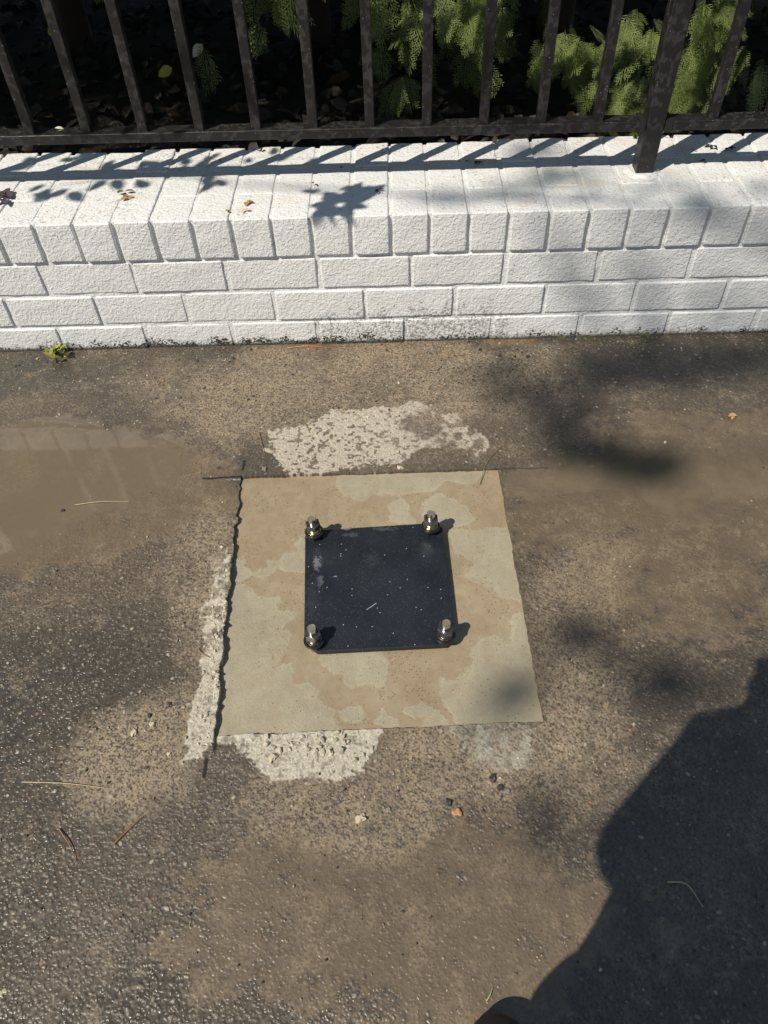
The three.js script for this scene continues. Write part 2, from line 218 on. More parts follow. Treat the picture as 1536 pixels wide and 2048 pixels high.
// ---------------------------------------------------------------- concrete pad
{
  const W = 1024, X0 = -0.31, Z0 = 0.40, S = 0.62, col = new Uint8Array(W * W * 4), rough = new Uint8Array(W * W * 4), bump = new Uint8Array(W * W * 4), bb = DRY.map((p) => bounds(p, 0.02));
  for (let j = 0; j < W; j++) for (let i = 0; i < W; i++) {
    const x = X0 + (i + 0.5) / W * S, z = Z0 + (j + 0.5) / W * S, o = (j * W + i) * 4;
    const wob = (fbm(x * 55, z * 55, 101, 5) - 0.5) * 0.026 + (vn(x * 330, z * 330, 102) - 0.5) * 0.003;
    let d = -1; for (let k = 0; k < DRY.length; k++) { const b = bb[k]; if (x > b[0] && x < b[2] && z > b[1] && z < b[3]) d = Math.max(d, polyDist(DRY[k], x, z)); }
    d += wob;
    const dry = clamp(ss(-0.0022 - 0.004 * vn(x * 40, z * 40, 115), 0.0012, d) * (1 - 0.3 * ss(0.55, 0.7, fbm(x * 34, z * 34, 111, 4))) + 0.25 * ss(0.58, 0.7, fbm(x * 50, z * 50, 112, 4))), rim = ss(0.004, 0.0006, Math.abs(d - 0.001));
    const big = fbm(x * 14, z * 14, 103, 4), mid = fbm(x * 60, z * 60, 104, 3), fine = vn(x * 900, z * 900, 105), sw = fbm(x * 30 + 3 * big, z * 12, 106, 3);
    let R = mix(0.282, 0.292, dry) + 0.07 * (big - 0.5) + 0.045 * (mid - 0.5), G = mix(0.222, 0.258, dry) + 0.065 * (big - 0.5) + 0.045 * (mid - 0.5), B = mix(0.148, 0.186, dry) + 0.05 * (big - 0.5) + 0.04 * (mid - 0.5);
    const edgeD = polyDist(PAD, x, z); void edgeD;
    R *= 1 + 0.09 * (sw - 0.5); G *= 1 + 0.09 * (sw - 0.5); B *= 1 + 0.09 * (sw - 0.5);
    const l = 1 + 0.2 * (fine - 0.5) + 0.14 * (fbm(x * 120, z * 120, 114, 3) - 0.5) + 0.08 * rim * dry - 0.06 * rim * (1 - dry); R *= l; G *= l; B *= l;
    // specks of grit and flecks of straw
    const sp = hash(Math.floor(x / 0.0018), Math.floor(z / 0.0018), 107), dens = (1 - dry) * ss(0.35, 0.65, fbm(x * 20, z * 20, 108, 2));
    if (sp < 0.035 * dens + 0.004) { R *= 0.5; G *= 0.45; B *= 0.4; } else if (sp > 1 - 0.02 * dens) { R *= 1.35; G *= 1.3; B *= 1.2; }
    const h = mix(0.46, 0.55, dry) + 0.05 * (mid - 0.5) * dry + 0.10 * (fine - 0.5) * dry + 0.06 * (fbm(x * 24, z * 24, 109, 3) - 0.5) + 0.05 * (fbm(x * 18 + z * 90, z * 30 - x * 40, 113, 3) - 0.5) * dry;
    col[o] = enc(R); col[o + 1] = enc(G); col[o + 2] = enc(B); col[o + 3] = 255;
    rough[o] = rough[o + 1] = rough[o + 2] = Math.round(255 * clamp(mix(0.26, 0.72, dry) + 0.12 * (mid - 0.5))); rough[o + 3] = 255;
    bump[o] = bump[o + 1] = bump[o + 2] = Math.round(255 * clamp(h)); bump[o + 3] = 255;
  }
  const C = THREE.ClampToEdgeWrapping, m = new THREE.MeshStandardMaterial({ map: texture(col, W, W, true, C), roughnessMap: texture(rough, W, W, false, C), roughness: 1, bumpMap: texture(bump, W, W, false, C), bumpScale: 0.004 });
  const g = new THREE.BoxGeometry(0.60, 0.08, 0.61, 60, 1, 60); g.translate(-0.02, PAD_Y - 0.04, 0.705);
  const p = g.attributes.position, uv = g.attributes.uv; for (let i = 0; i < p.count; i++) { const x = p.getX(i), z = p.getZ(i); if (p.getY(i) > -0.02) p.setY(i, PAD_Y + (fbm(x * 8, z * 8, 110, 2) - 0.5) * 0.002); uv.setXY(i, (x - X0) / S, (z - Z0) / S); }
  g.computeVertexNormals();
  struct('concrete_pad', g, m, 'fresh square concrete pad let into the asphalt, partly under thin muddy water');
}

// ---------------------------------------------------------------- white brick wall
const TOP = 0.3205, WX0 = -2.0, WLEN = 4.0;
const wallMat = (() => {
  const W = 2048, H = 512, col = new Uint8Array(W * H * 4);
  for (let j = 0; j < H; j++) for (let i = 0; i < W; i++) {   // covers x from -1.25 to 1.25, v = height, then depth over the coping
    const x = -1.25 + (i + 0.5) / W * 2.5, v = (j + 0.5) / H * 0.70, o = (j * W + i) * 4;
    const big = fbm(x * 6, v * 6, 201, 4), fine = vn(x * 500, v * 500, 202), mid = fbm(x * 60, v * 60, 203, 3);
    let R = 0.675 + 0.05 * (big - 0.5), G = 0.685 + 0.05 * (big - 0.5), B = 0.69 + 0.05 * (big - 0.5);
    let mould = 0;
    if (v < 0.16) {
      const patch = ss(-0.22, -0.08, x) * ss(0.34, 0.22, x) * ss(0.13, 0.02, v + (mid - 0.5) * 0.1), low = ss(0.035, 0.0, v + (fbm(x * 40, v * 40, 204, 3) - 0.5) * 0.05) * (0.6 + 0.4 * ss(0.6, 0.2, Math.abs(x + 0.3)));
      const n = fbm(x * 330, v * 330, 205, 3);
      mould = Math.max(0.6 * ss(0.58, 0.78, n + patch * 0.15) * ss(0.05, 0.4, patch), ss(0.50, 0.62, n * 0.8 + low * 0.24) * ss(0.05, 0.5, low));
      const line = ss(0.010, 0.003, v + (n - 0.5) * 0.012); mould = Math.max(mould, line * 0.9); const grime = ss(0.022, 0.0, v + (mid - 0.5) * 0.03) * (0.35 + 0.5 * n); R = mix(R, 0.26, grime); G = mix(G, 0.235, grime); B = mix(B, 0.17, grime);
    } else if (v > TOP + 0.003) {
      const n = fbm(x * 260, v * 260, 206, 2), where = ss(0.52, 0.7, fbm(x * 9, v * 14, 207, 3)) + 0.5 * ss(0.2, 0.32, v - TOP);
      const dirt = ss(0.72, 0.82, n + where * 0.08) * 0.6; R = mix(R, 0.30, dirt); G = mix(G, 0.25, dirt); B = mix(B, 0.17, dirt);
      const rust = ss(0.62, 0.8, fbm(x * 16, v * 26, 208, 3)) * 0.22; R = mix(R, 0.62, rust); G = mix(G, 0.47, rust); B = mix(B, 0.28, rust);
    } else { const n = fbm(x * 300, v * 300, 209, 2), sp = ss(0.80, 0.86, n) * 0.6; mould = sp; }
    R = mix(R, 0.035, mould); G = mix(G, 0.036, mould); B = mix(B, 0.028, mould);
    const gr = ss(0.6, 0.75, fbm(x * 40, v * 60, 210, 3)) * ss(0.35, 0.42, x) * ss(0.75, 0.6, x) * ss(0.02, 0.0, v); R = mix(R, 0.14, gr * 0.8); G = mix(G, 0.16, gr * 0.8); B = mix(B, 0.05, gr * 0.8);
    col[o] = enc(R); col[o + 1] = enc(G); col[o + 2] = enc(B); col[o + 3] = 255;
  }
  const BW = 1024, bump = new Uint8Array(BW * BW * 4), wrapn = (u, v, f, s) => { // tiles over one unit
    const i = Math.floor(u * f), j = Math.floor(v * f); let a = u * f - i, b = v * f - j; a = a * a * (3 - 2 * a); b = b * b * (3 - 2 * b); const m = (k) => ((k % f) + f) % f;
    return mix(mix(hash(m(i), m(j), s), hash(m(i + 1), m(j), s), a), mix(hash(m(i), m(j + 1), s), hash(m(i + 1), m(j + 1), s), a), b); };
  for (let j = 0; j < BW; j++) for (let i = 0; i < BW; i++) {   // one tile is half a metre
    const u = i / BW, v = j / BW, o = (j * BW + i) * 4, wu = u + 0.006 * wrapn(u, v, 30, 301), wv = v + 0.006 * wrapn(u, v, 30, 302);
    const a = wrapn(wu, wv, 24, 303), b = wrapn(wu * 1, wv, 110, 304), c = wrapn(wu, wv, 190, 305), d = wrapn(u, v, 400, 306), r = Math.abs(wrapn(wu, wv, 60, 307) - 0.5) * 2;
    const lump = ss(0.35, 0.75, b), h = 0.30 * a + 0.20 * lump + 0.26 * c + 0.13 * d + 0.11 * ss(0, 0.3, r);
    bump[o] = bump[o + 1] = bump[o + 2] = Math.round(255 * clamp(h)); bump[o + 3] = 255;
  }
  const bt = texture(bump, BW, BW, false); bt.repeat.set(2.5 / 0.5, 0.7 / 0.5);
  return new THREE.MeshStandardMaterial({ map: texture(col, W, H, true, THREE.MirroredRepeatWrapping), roughness: 0.62, bumpMap: bt, bumpScale: 0.0021 });
})();
function wallUV(g) { const p = g.attributes.position, uv = new Float32Array(p.count * 2); for (let i = 0; i < p.count; i++) { uv[2 * i] = (p.getX(i) + 1.25) / 2.5; uv[2 * i + 1] = (p.getY(i) - Math.min(0, p.getZ(i))) / 0.70; } g.setAttribute('uv', new THREE.BufferAttribute(uv, 2)); return g; }
function brickGeo(x0, x1, y0, y1, z0, z1, seed, r = 0.0024) {
  const R = rng(seed), c = [(x0 + x1) / 2, (y0 + y1) / 2, (z0 + z1) / 2], hf = [(x1 - x0) / 2, (y1 - y0) / 2, (z1 - z0) / 2], n = hf.map((h) => Math.max(3, Math.min(10, Math.round(h / 0.011) + 2)));
  let g = new THREE.BoxGeometry(2, 2, 2, ...n); g.deleteAttribute('uv'); g.deleteAttribute('normal'); g = mergeVertices(g);
  const p = g.attributes.position, tilt = (R() - 0.5) * 0.02, lean = (R() - 0.5) * 0.025;
  for (let i = 0; i < p.count; i++) {
    const q = [p.getX(i), p.getY(i), p.getZ(i)], inner = [], dv = [];
    for (let k = 0; k < 3; k++) { const step = 2 / n[k], e = hf[k] - r; let t = q[k]; const at = Math.abs(t); t = at > 1 - step / 2 ? Math.sign(t) * hf[k] : Math.sign(t) * (at / (1 - step)) * e; q[k] = t; inner[k] = clamp(t, -e, e); dv[k] = t - inner[k]; }
    const L = Math.hypot(...dv) || 1, nrm = dv.map((d) => d / L), f = L > 1e-9 ? r / L : 0;
    for (let k = 0; k < 3; k++) q[k] = inner[k] + dv[k] * f;
    const X = c[0] + q[0], Y = c[1] + q[1], Z = c[2] + q[2], a = (fbm(X * 45 + Z * 31, Y * 45 + Z * 23 + seed, 401, 2) - 0.5) * 0.0024 + (vn(X * 130 + Z * 90, Y * 130 + seed, 402) - 0.5) * 0.0012;
    p.setXYZ(i, X + nrm[0] * a + q[1] * tilt, Y + nrm[1] * a + q[0] * tilt * 0.4, Z + nrm[2] * a + q[0] * lean * 0.3);
  }
  g.computeVertexNormals(); return wallUV(g);
}
{
  const wall = thing('garden_wall', 'low white painted brick wall with a coping of bricks on edge', 'wall');
  const R = rng(7), P = 0.2032, J = 0.0098; let n = 1;
  const core = new THREE.BoxGeometry(3.96, TOP - 0.0024 + 0.05, 0.318, 160, 16, 14); core.translate(0, (TOP - 0.0024 - 0.05) / 2, -0.0034 - 0.159);
  { const p = core.attributes.position; for (let i = 0; i < p.count; i++) { const x = p.getX(i), y = p.getY(i), z = p.getZ(i), a = (fbm(x * 70, (y - z) * 70, 411, 2) - 0.5) * 0.004; if (z > -0.01) p.setZ(i, z + a); if (y > TOP - 0.01) p.setY(i, y + a); } }
  core.computeVertexNormals();
  mesh('mortar', wallUV(core), wallMat, wall);
  for (const [a, y0, y1, dx] of [[-0.7569, -0.012, 0.0665, 0], [-0.6457, 0.0665, 0.1478, 0], [-0.7426, 0.1478, 0.2291, 0]])
    for (let k = -6; k < 14; k++) {
      const x0 = Math.max(-1.98, a + k * P + J / 2 + (R() - 0.5) * 0.004), x1 = Math.min(1.98, a + (k + 1) * P - J / 2 + (R() - 0.5) * 0.004); if (x1 - x0 < 0.04) continue;
      const out = (R() - 0.5) * 0.003; mesh('brick', brickGeo(x0, x1, y0 + 0.0045 + R() * 0.001, y1 - 0.0045 - R() * 0.001, -0.1, out, n++), wallMat, wall);
    }
  const a = -0.7986, p = 0.0824;
  for (let k = -14; k < 34; k++) {
    const x0 = a + k * p + 0.004 + (R() - 0.5) * 0.003, x1 = a + (k + 1) * p - 0.004 + (R() - 0.5) * 0.003, split = k & 1 ? 0.2165 : 0.1035, f = 0.003 + R() * 0.003, back = 0.332 + (R() - 0.5) * 0.008, lift = (R() - 0.5) * 0.0025;
    if (x0 < -1.98 || x1 > 1.98) continue;
    mesh('brick', brickGeo(x0, x1, 0.2291 + 0.004, TOP + lift, -split + 0.0015, f, n++, 0.0032), wallMat, wall);
    mesh('brick', brickGeo(x0 + (R() - 0.5) * 0.003, x1 + (R() - 0.5) * 0.003, 0.2291 + 0.004, TOP + lift + (R() - 0.5) * 0.002, -back, -split - 0.0015, n++, 0.0032), wallMat, wall);
  }
}

// ---------------------------------------------------------------- iron fence on the wall
{
  const W = 256, H = 1024, col = new Uint8Array(W * H * 4), ro = new Uint8Array(W * H * 4);
  for (let j = 0; j < H; j++) for (let i = 0; i < W; i++) {
    const u = i / W, v = j / H, o = (j * W + i) * 4, n = fbm(u * 22, v * 90, 501, 4), f = vn(u * 120, v * 480, 502), chalk = ss(0.52, 0.62, n) * (0.5 + 0.5 * vn(u * 3, v * 8, 503));
    const l = mix(0.010, 0.030, chalk * 0.8) + 0.006 * f, sp = hash(i >> 1, j >> 1, 504) > 0.9985 ? 0.25 : 0;
    col[o] = enc(l * 1.02 + sp); col[o + 1] = enc(l * 0.95 + sp); col[o + 2] = enc(l * 0.97 + sp); col[o + 3] = 255;
    ro[o] = ro[o + 1] = ro[o + 2] = Math.round(255 * clamp(0.40 + 0.2 * chalk + 0.1 * (f - 0.5))); ro[o + 3] = 255;
  }
  const ironMat = new THREE.MeshStandardMaterial({ map: texture(col, W, H, true), roughnessMap: texture(ro, W, H, false), roughness: 1 });
  const barGeo = (w, h, d, off, r = 0.0015) => {
    const s = new THREE.Shape(), a = w / 2 - r, b = d / 2 - r; s.moveTo(-w / 2, -b); s.lineTo(-w / 2, b); s.quadraticCurveTo(-w / 2, d / 2, -a, d / 2); s.lineTo(a, d / 2); s.quadraticCurveTo(w / 2, d / 2, w / 2, b); s.lineTo(w / 2, -b); s.quadraticCurveTo(w / 2, -d / 2, a, -d / 2); s.lineTo(-a, -d / 2); s.quadraticCurveTo(-w / 2, -d / 2, -w / 2, -b);
    const g = new THREE.ExtrudeGeometry(s, { depth: h, bevelEnabled: false, steps: 1, curveSegments: 3 }); g.rotateX(-Math.PI / 2);
    const p = g.attributes.position, uv = g.attributes.uv; for (let i = 0; i < p.count; i++) uv.setXY(i, (p.getX(i) + p.getZ(i)) * 6 + off, p.getY(i) * 1.2 + off * 3.3);
    return g;
  };
  const f = thing('iron_fence', 'black iron picket fence standing on the white brick wall', 'fence');
  const ry = (x) => 0.4365 - 0.0065 * x, Zf = -0.157;   // top of the lower rail
  for (let k = -10; k <= 13; k++) {
    if (k === 0) continue; const x = 0.577 - k * 0.1178; if (Math.abs(x) > 1.95) continue; if (k === 16) continue;
    const m = mesh('picket', barGeo(0.0192, 1.05, 0.0192, k * 0.37), ironMat, f); m.position.set(x, ry(x), Zf + 0.004); m.rotation.y = (hash(k, 3, 1) - 0.5) * 0.05; m.rotation.z = (hash(k, 4, 1) - 0.5) * 0.006;
  }
  for (const px of [0.577, 0.577 - 1.885]) {
    const post = mesh('post', barGeo(0.038, 1.28, 0.04, px, 0.003), ironMat, f); post.position.set(px, TOP - 0.01, Zf);
    const cap = new THREE.ConeGeometry(0.032, 0.03, 4); cap.rotateY(Math.PI / 4); cap.translate(0, 1.29, 0); mesh('cap', cap, ironMat, post);
    const fil = new THREE.CylinderGeometry(0.032, 0.043, 0.008, 20, 2); { const p = fil.attributes.position; for (let i = 0; i < p.count; i++) { const q = 1 + (vn(p.getX(i) * 90 + 7, p.getZ(i) * 90, 8) - 0.5) * 0.35; p.setXYZ(i, p.getX(i) * q, p.getY(i), p.getZ(i) * q); } fil.computeVertexNormals(); }
    fil.translate(px, TOP + 0.001, Zf); mesh('mortar_collar', wallUV(fil), wallMat, f);
  }
  for (const [x0, x1] of [[0.597, 1.95], [-1.287, 0.557], [-1.95, -1.33]]) for (const dy of [0, 0.98]) {
    const len = x1 - x0, g = barGeo(0.019, len, 0.038, 0.4 + dy); g.rotateZ(-Math.PI / 2);   // along +x; width becomes height
    const r = mesh('rail', g, ironMat, f); r.position.set(x0, ry((x0 + x1) / 2) - 0.0096 + dy, Zf + 0.001); r.rotation.z = -0.0065; r.position.y += 0.0065 * len / 2;
    for (const bx of [0.004, len - 0.012]) { const b = new THREE.BoxGeometry(0.012, 0.024, 0.043); b.translate(bx + 0.004, 0, 0); mesh('bracket', b, ironMat, r); }
  }
}

// ---------------------------------------------------------------- steel base plate with its anchor bolts
{
  const W = 1024, col = new Uint8Array(W * W * 4), ro = new Uint8Array(W * W * 4);
  for (let j = 0; j < W; j++) for (let i = 0; i < W; i++) {
    const u = i / W, v = j / W, o = (j * W + i) * 4, b = fbm(u * 7, v * 7, 601, 4), f = vn(u * 260, v * 260, 602);
    let l = 0.009 + 0.006 * b + 0.002 * f, w = 0, warm = 1;
    const ci = Math.floor(u * 210), cj = Math.floor(v * 210), h = hash(ci, cj, 603), dx = u * 210 - ci - 0.2 - 0.6 * hash(ci, cj, 604), dy = v * 210 - cj - 0.2 - 0.6 * hash(ci, cj, 605), rad = 0.11 + 0.16 * hash(ci, cj, 606);
    if (h < 0.12 && dx * dx + dy * dy < rad * rad) w = 0.05 + 0.42 * hash(ci, cj, 607) ** 3;
    const c2i = Math.floor(u * 60), c2j = Math.floor(v * 60), h2 = hash(c2i, c2j, 613); if (h2 < 0.012) { const ex = u * 60 - c2i - 0.5, ey = v * 60 - c2j - 0.5; if (ex * ex + ey * ey < 0.03) w = 0.6; }
    const scuff = (cx, cy, rx, ry, k) => { const q = Math.hypot((u - cx) / rx, (v - cy) / ry); if (q < 1.3) w = Math.max(w, 0.35 * k * ss(1.1, 0.3, q + (fbm(u * 90, v * 90, 608, 4) - 0.5) * 2.4)); };
    scuff(0.10, 0.33, 0.03, 0.06, 0.35); scuff(0.13, 0.47, 0.02, 0.05, 0.2); scuff(0.47, 0.31, 0.06, 0.06, 0.05); scuff(0.225, 0.44, 0.013, 0.006, 0.6); scuff(0.29, 0.04, 0.03, 0.015, 0.35); scuff(0.55, 0.05, 0.09, 0.02, 0.12); scuff(0.33, 0.10, 0.07, 0.02, 0.12); scuff(0.08, 0.6, 0.06, 0.2, 0.03); scuff(0.85, 0.25, 0.05, 0.08, 0.03);
    const sd = segDist(u, v, [0.44, 0.70, 0.50, 0.655]); if (sd < 0.004) w = Math.max(w, 0.3 * ss(0.004, 0.001, sd));
    col[o] = enc(l * 0.75 + w * 0.9); col[o + 1] = enc(l + w * 0.93 * warm); col[o + 2] = enc(l * 1.5 + w * 0.93); col[o + 3] = 255;
    ro[o] = ro[o + 1] = ro[o + 2] = Math.round(255 * clamp(0.46 + 0.18 * (b - 0.5) + w * 0.5)); ro[o + 3] = 255;
  }
  const plateMat = new THREE.MeshStandardMaterial({ map: texture(col, W, W, true), roughnessMap: texture(ro, W, W, false), roughness: 1 });
  const blackSteel = std(lin(0.016, 0.016, 0.018), 0.34, { metalness: 0.2 }), zinc = std(lin(0.62, 0.60, 0.56), 0.24, { metalness: 1 }), goldZinc = std(lin(0.66, 0.60, 0.38), 0.22, { metalness: 1 }), darkNut = std(lin(0.17, 0.168, 0.175), 0.28, { metalness: 0.9 }), endFace = std(lin(0.30, 0.27, 0.19), 0.5, { metalness: 0.6 });
  const a = thing('bolted_base_plate', 'black steel base plate held by four nutted anchor bolts on the concrete pad', 'base plate', [0, PAD_Y, 0]);
  const C = [[-0.144, 0.588], [0.110, 0.574], [0.118, 0.836], [-0.130, 0.845]], cut = [0.012, 0.012, 0.016, 0.021], s = new THREE.Shape();
  C.forEach((p, i) => { const b = C[(i + 3) % 4], n = C[(i + 1) % 4], q = (o) => { const L = Math.hypot(o[0] - p[0], o[1] - p[1]); return [p[0] + (o[0] - p[0]) / L * cut[i], -(p[1] + (o[1] - p[1]) / L * cut[i])]; }; const A = q(b), B = q(n); i ? s.lineTo(...A) : s.moveTo(...A); s.lineTo(...B); });
  const pg = new THREE.ExtrudeGeometry(s, { depth: 0.0079, bevelEnabled: true, bevelSize: 0.0008, bevelThickness: 0.0008, bevelSegments: 2 }); pg.rotateX(-Math.PI / 2); pg.translate(0, 0.0088, 0);
  { const p = pg.attributes.position, uv = pg.attributes.uv; for (let i = 0; i < p.count; i++) uv.setXY(i, (p.getX(i) + 0.145) / 0.265, (p.getZ(i) - 0.572) / 0.275); }
  mesh('plate', pg, plateMat, a);
  const PT = 0.0175;   // top of the plate above the pad
  const hex = (r, h, y, turn, hole = 0.0078) => { const sh = new THREE.Shape(); for (let k = 0; k < 6; k++) { const t = turn + k * Math.PI / 3; k ? sh.lineTo(Math.cos(t) * r, Math.sin(t) * r) : sh.moveTo(Math.cos(t) * r, Math.sin(t) * r); } sh.closePath(); const ho = new THREE.Path(); ho.absarc(0, 0, hole, 0, 7); sh.holes.push(ho); const g = new THREE.ExtrudeGeometry(sh, { depth: h - 0.002, bevelEnabled: true, bevelSize: 0.001, bevelThickness: 0.001, bevelSegments: 2, bevelOffset: -0.001 }); g.rotateX(-Math.PI / 2); g.translate(0, y + 0.001, 0); return g; };
  const lathe = (pts, n = 40) => new THREE.LatheGeometry(pts.map(([r, y]) => new THREE.Vector2(r, y)), n);
  const spots = [[-0.126, 0.600, 0.5], [0.088, 0.593, 0.2], [-0.1145, 0.829, 0.42], [0.101, 0.8245, 0.9]];
  spots.forEach(([x, z, turn], i) => {
    const b = new THREE.Group(); b.name = 'anchor_bolt'; b.position.set(x, 0, z); a.add(b);
    b.rotation.z = [0.01, -0.01, 0.0, -0.02][i];
    const low = i === 2 || i === 3 ? -0.004 : 0;   // lower nut partly hidden under a fat washer on two of them
    const r = 0.0078, pr = [[0.001, 0], [r, 0]]; for (let k = 0; k < 20; k++) { const y = 0.018 + k * 0.0019; pr.push([r, y], [r - 0.0008, y + 0.00095]); } const T = PT + 0.0515 + low; const q = pr.filter(([, y]) => y < T - 0.002); q.push([r, T - 0.002], [r - 0.0016, T], [0.0062, T]);
    mesh('stud', lathe(q), zinc, b); mesh('stud_end', lathe([[0.0062, T], [0.0055, T - 0.0004], [0.0002, T - 0.0003]]), endFace, b);
    mesh('lower_nut', hex(0.0142, 0.011 + low, PT, turn), blackSteel, b);
    mesh('washer', lathe([[0.0079, PT + 0.011 + low], [0.0165, PT + 0.011 + low], [0.0172, PT + 0.0117 + low], [0.0172, PT + 0.0143 + low], [0.0165, PT + 0.015 + low], [0.0079, PT + 0.015 + low]]), blackSteel, b);
    mesh('spring_washer', lathe([[0.0079, PT + 0.015 + low], [0.0128, PT + 0.015 + low], [0.0133, PT + 0.0157 + low], [0.0133, PT + 0.0177 + low], [0.0128, PT + 0.0182 + low], [0.0079, PT + 0.0182 + low]]), i < 2 ? goldZinc : darkNut, b);
    mesh('collar', lathe([[0.0079, PT + 0.0182 + low], [0.0092, PT + 0.0182 + low], [0.0092, PT + 0.0258 + low], [0.0079, PT + 0.0258 + low]]), goldZinc, b);
    mesh('upper_nut', hex(0.0140, 0.0115, PT + 0.0258 + low, turn + 0.35), darkNut, b);
  });
}

// ---------------------------------------------------------------- loose stones, crumbs, strands and litter
function stoneGeo(seed, flat = 0.62) { let g = new THREE.IcosahedronGeometry(1, 1); g.deleteAttribute('uv'); g.deleteAttribute('normal'); g = mergeVertices(g); const p = g.attributes.position; for (let i = 0; i < p.count; i++) { const x = p.getX(i), y = p.getY(i), z = p.getZ(i), k = 0.8 + 1.1 * (vn(x * 1.9 + seed, y * 1.9 + z * 2.3 + seed * 3, 701) - 0.45); p.setXYZ(i, x * k, Math.max(-0.55, Math.min(0.62, y * k)) * flat, z * k * 0.8); } g = g.toNonIndexed(); g.computeVertexNormals(); return g; }
const stoneGeos = [1, 2, 3, 4, 5].map((s) => stoneGeo(s * 5.3)), yAt = (x, z) => polyDist(PAD, x, z) > 0 ? PAD_Y : groundY(x, z);
{
  const mats = { tan: std(lin(0.44, 0.28, 0.13), 0.8), pale: std(lin(0.46, 0.40, 0.28), 0.9), dark: std(lin(0.028, 0.028, 0.03), 0.55), brown: std(lin(0.36, 0.19, 0.09), 0.7), grey: std(lin(0.20, 0.18, 0.15), 0.8), white: std(lin(0.58, 0.54, 0.46), 0.8) }, R = rng(31);
  const list = [[0.74, 0.287, 0.0105, 'tan', 'tan pebble alone on the wet asphalt in front of the fence post'], [-0.388, 0.977, 0.007, 'pale', 'pale cement pebble beside the ragged pad edge, next to a black chip'], [-0.369, 0.948, 0.005, 'dark', 'black stone chip beside a pale pebble by the ragged pad edge'],
    [-0.034, 1.112, 0.009, 'pale', 'squarish pale stone on the asphalt, farthest of all stones from the wall'], [0.104, 1.105, 0.008, 'brown', 'orange brown stone bedded in wet asphalt'], [0.006, 1.10, 0.0055, 'grey', 'grey wet stone between a squarish pale stone and an orange brown one'],
    [-0.35, 0.049, 0.006, 'dark'], [-0.432, 0.053, 0.004, 'dark'], [0.273, 0.063, 0.0055, 'dark'], [0.336, 0.069, 0.0055, 'dark'], [0.316, 0.042, 0.0045, 'dark'], [0.229, 0.038, 0.005, 'dark'], [0.307, 0.066, 0.004, 'dark'], [-0.356, 0.06, 0.004, 'dark'],
    [0.159, 1.056, 0.007, 'dark', 'black wet chip, first of a short line of chips in the asphalt'], [0.169, 1.07, 0.006, 'dark', 'black wet chip in the middle of a short line of chips'], [0.178, 1.076, 0.006, 'grey', 'grey chip at the end of a short line of black chips'],
    [0.093, 1.091, 0.007, 'dark', 'dark stone lying against an orange brown stone'], [-0.341, 0.93, 0.005, 'dark', 'small black crumb of asphalt near the ragged pad edge'], [-0.362, 0.963, 0.006, 'pale', 'sandy yellow lump touching the pale cement pebble'], [-0.327, 1.012, 0.004, 'pale', 'small pale crumb beyond the end of the saw cut'],
    [-0.169, 1.021, 0.008, 'pale', 'pale cement lump on the pale residue patch below the pad'], [-0.239, 0.414, 0.007, 'grey', 'grey stone chip beside the pad corner with the crossing saw cuts'], [-0.334, 0.408, 0.004, 'dark', 'small dark chip on asphalt just above the overrun saw cut'], [0.035, 0.419, 0.007, 'pale', 'oval pale pebble at the pad edge facing the wall'], [0.031, 0.372, 0.006, 'pale', 'long pale pebble on the pale residue between pad and wall'],
    [-0.032, 0.263, 0.004, 'white', 'small white chip on the pale residue between pad and wall'], [-0.626, 0.511, 0.005, 'dark', 'black chip standing in the muddy puddle'], [0.581, 0.36, 0.004, 'white', 'white chip in the wet film under the fence post']];
  list.forEach(([x, z, r, m, label], i) => { const o = mesh('stone', stoneGeos[i % 5], mats[m]); o.scale.set(r, r, r); o.rotation.y = R() * 6; o.position.set(x, yAt(x, z) + r * 0.3, z); tag(o, label || 'small black chip lying at the foot of the white wall', 'stone', label ? undefined : 'black chips along the wall foot'); });
  // crumbs of cement and grit: nobody could count them
  const put = (name, label, n, pick, geo, mat, category) => {
    const im = shade(new THREE.InstancedMesh(geo, mat, n)), M = new THREE.Matrix4(), q = new THREE.Quaternion(), e = new THREE.Euler(); im.name = numbered(name); let k = 0, tries = 0;
    while (k < n && tries++ < n * 60) { const p = pick(); if (!p) continue; const [x, z, r, c] = p; q.setFromEuler(e.set(R() * 6, R() * 6, R() * 6)); M.compose(new THREE.Vector3(x, yAt(x, z) + r * 0.35, z), q, new THREE.Vector3(r, r * (0.6 + 0.4 * R()), r)); im.setMatrixAt(k, M); im.setColorAt(k, c); k++; }
    im.count = k; scene.add(im); tag(im, label, category, undefined, 'stuff');
  };
  const small = new THREE.IcosahedronGeometry(1, 1), jag = (() => { const g = new THREE.IcosahedronGeometry(1, 0), p = g.attributes.position; for (let i = 0; i < p.count; i++) { const x = p.getX(i), y = p.getY(i), z = p.getZ(i), k = 0.65 + 0.6 * hash(Math.round(x * 99), Math.round(y * 99), Math.round(z * 99)); p.setXYZ(i, x * k, y * k, z * k); } g.computeVertexNormals(); return g; })(), white = std(lin(1, 1, 1), 0.85);
  put('cement_crumbs', 'pale cement crumbs along the broken edge of the asphalt', 650, () => {
    const a = R(); let x, z, r; if (a < 0.6) { z = mix(0.60, 1.0, R()); if (R() > ss(0.55, 0.85, z + (vn(z * 25, 1, 5) - 0.5) * 0.3)) return null; x = mix(-0.281, -0.262, (z - 0.5) / 0.5) - Math.abs(R() + R() - 1) * 0.035 - 0.002; r = 0.0007 + 0.0036 * R() ** 6; } else { x = -0.10 + (R() + R() - 1) * 0.1; z = 1.005 + (R() + R() - 1) * 0.035; r = 0.0007 + 0.0062 * R() ** 9; }
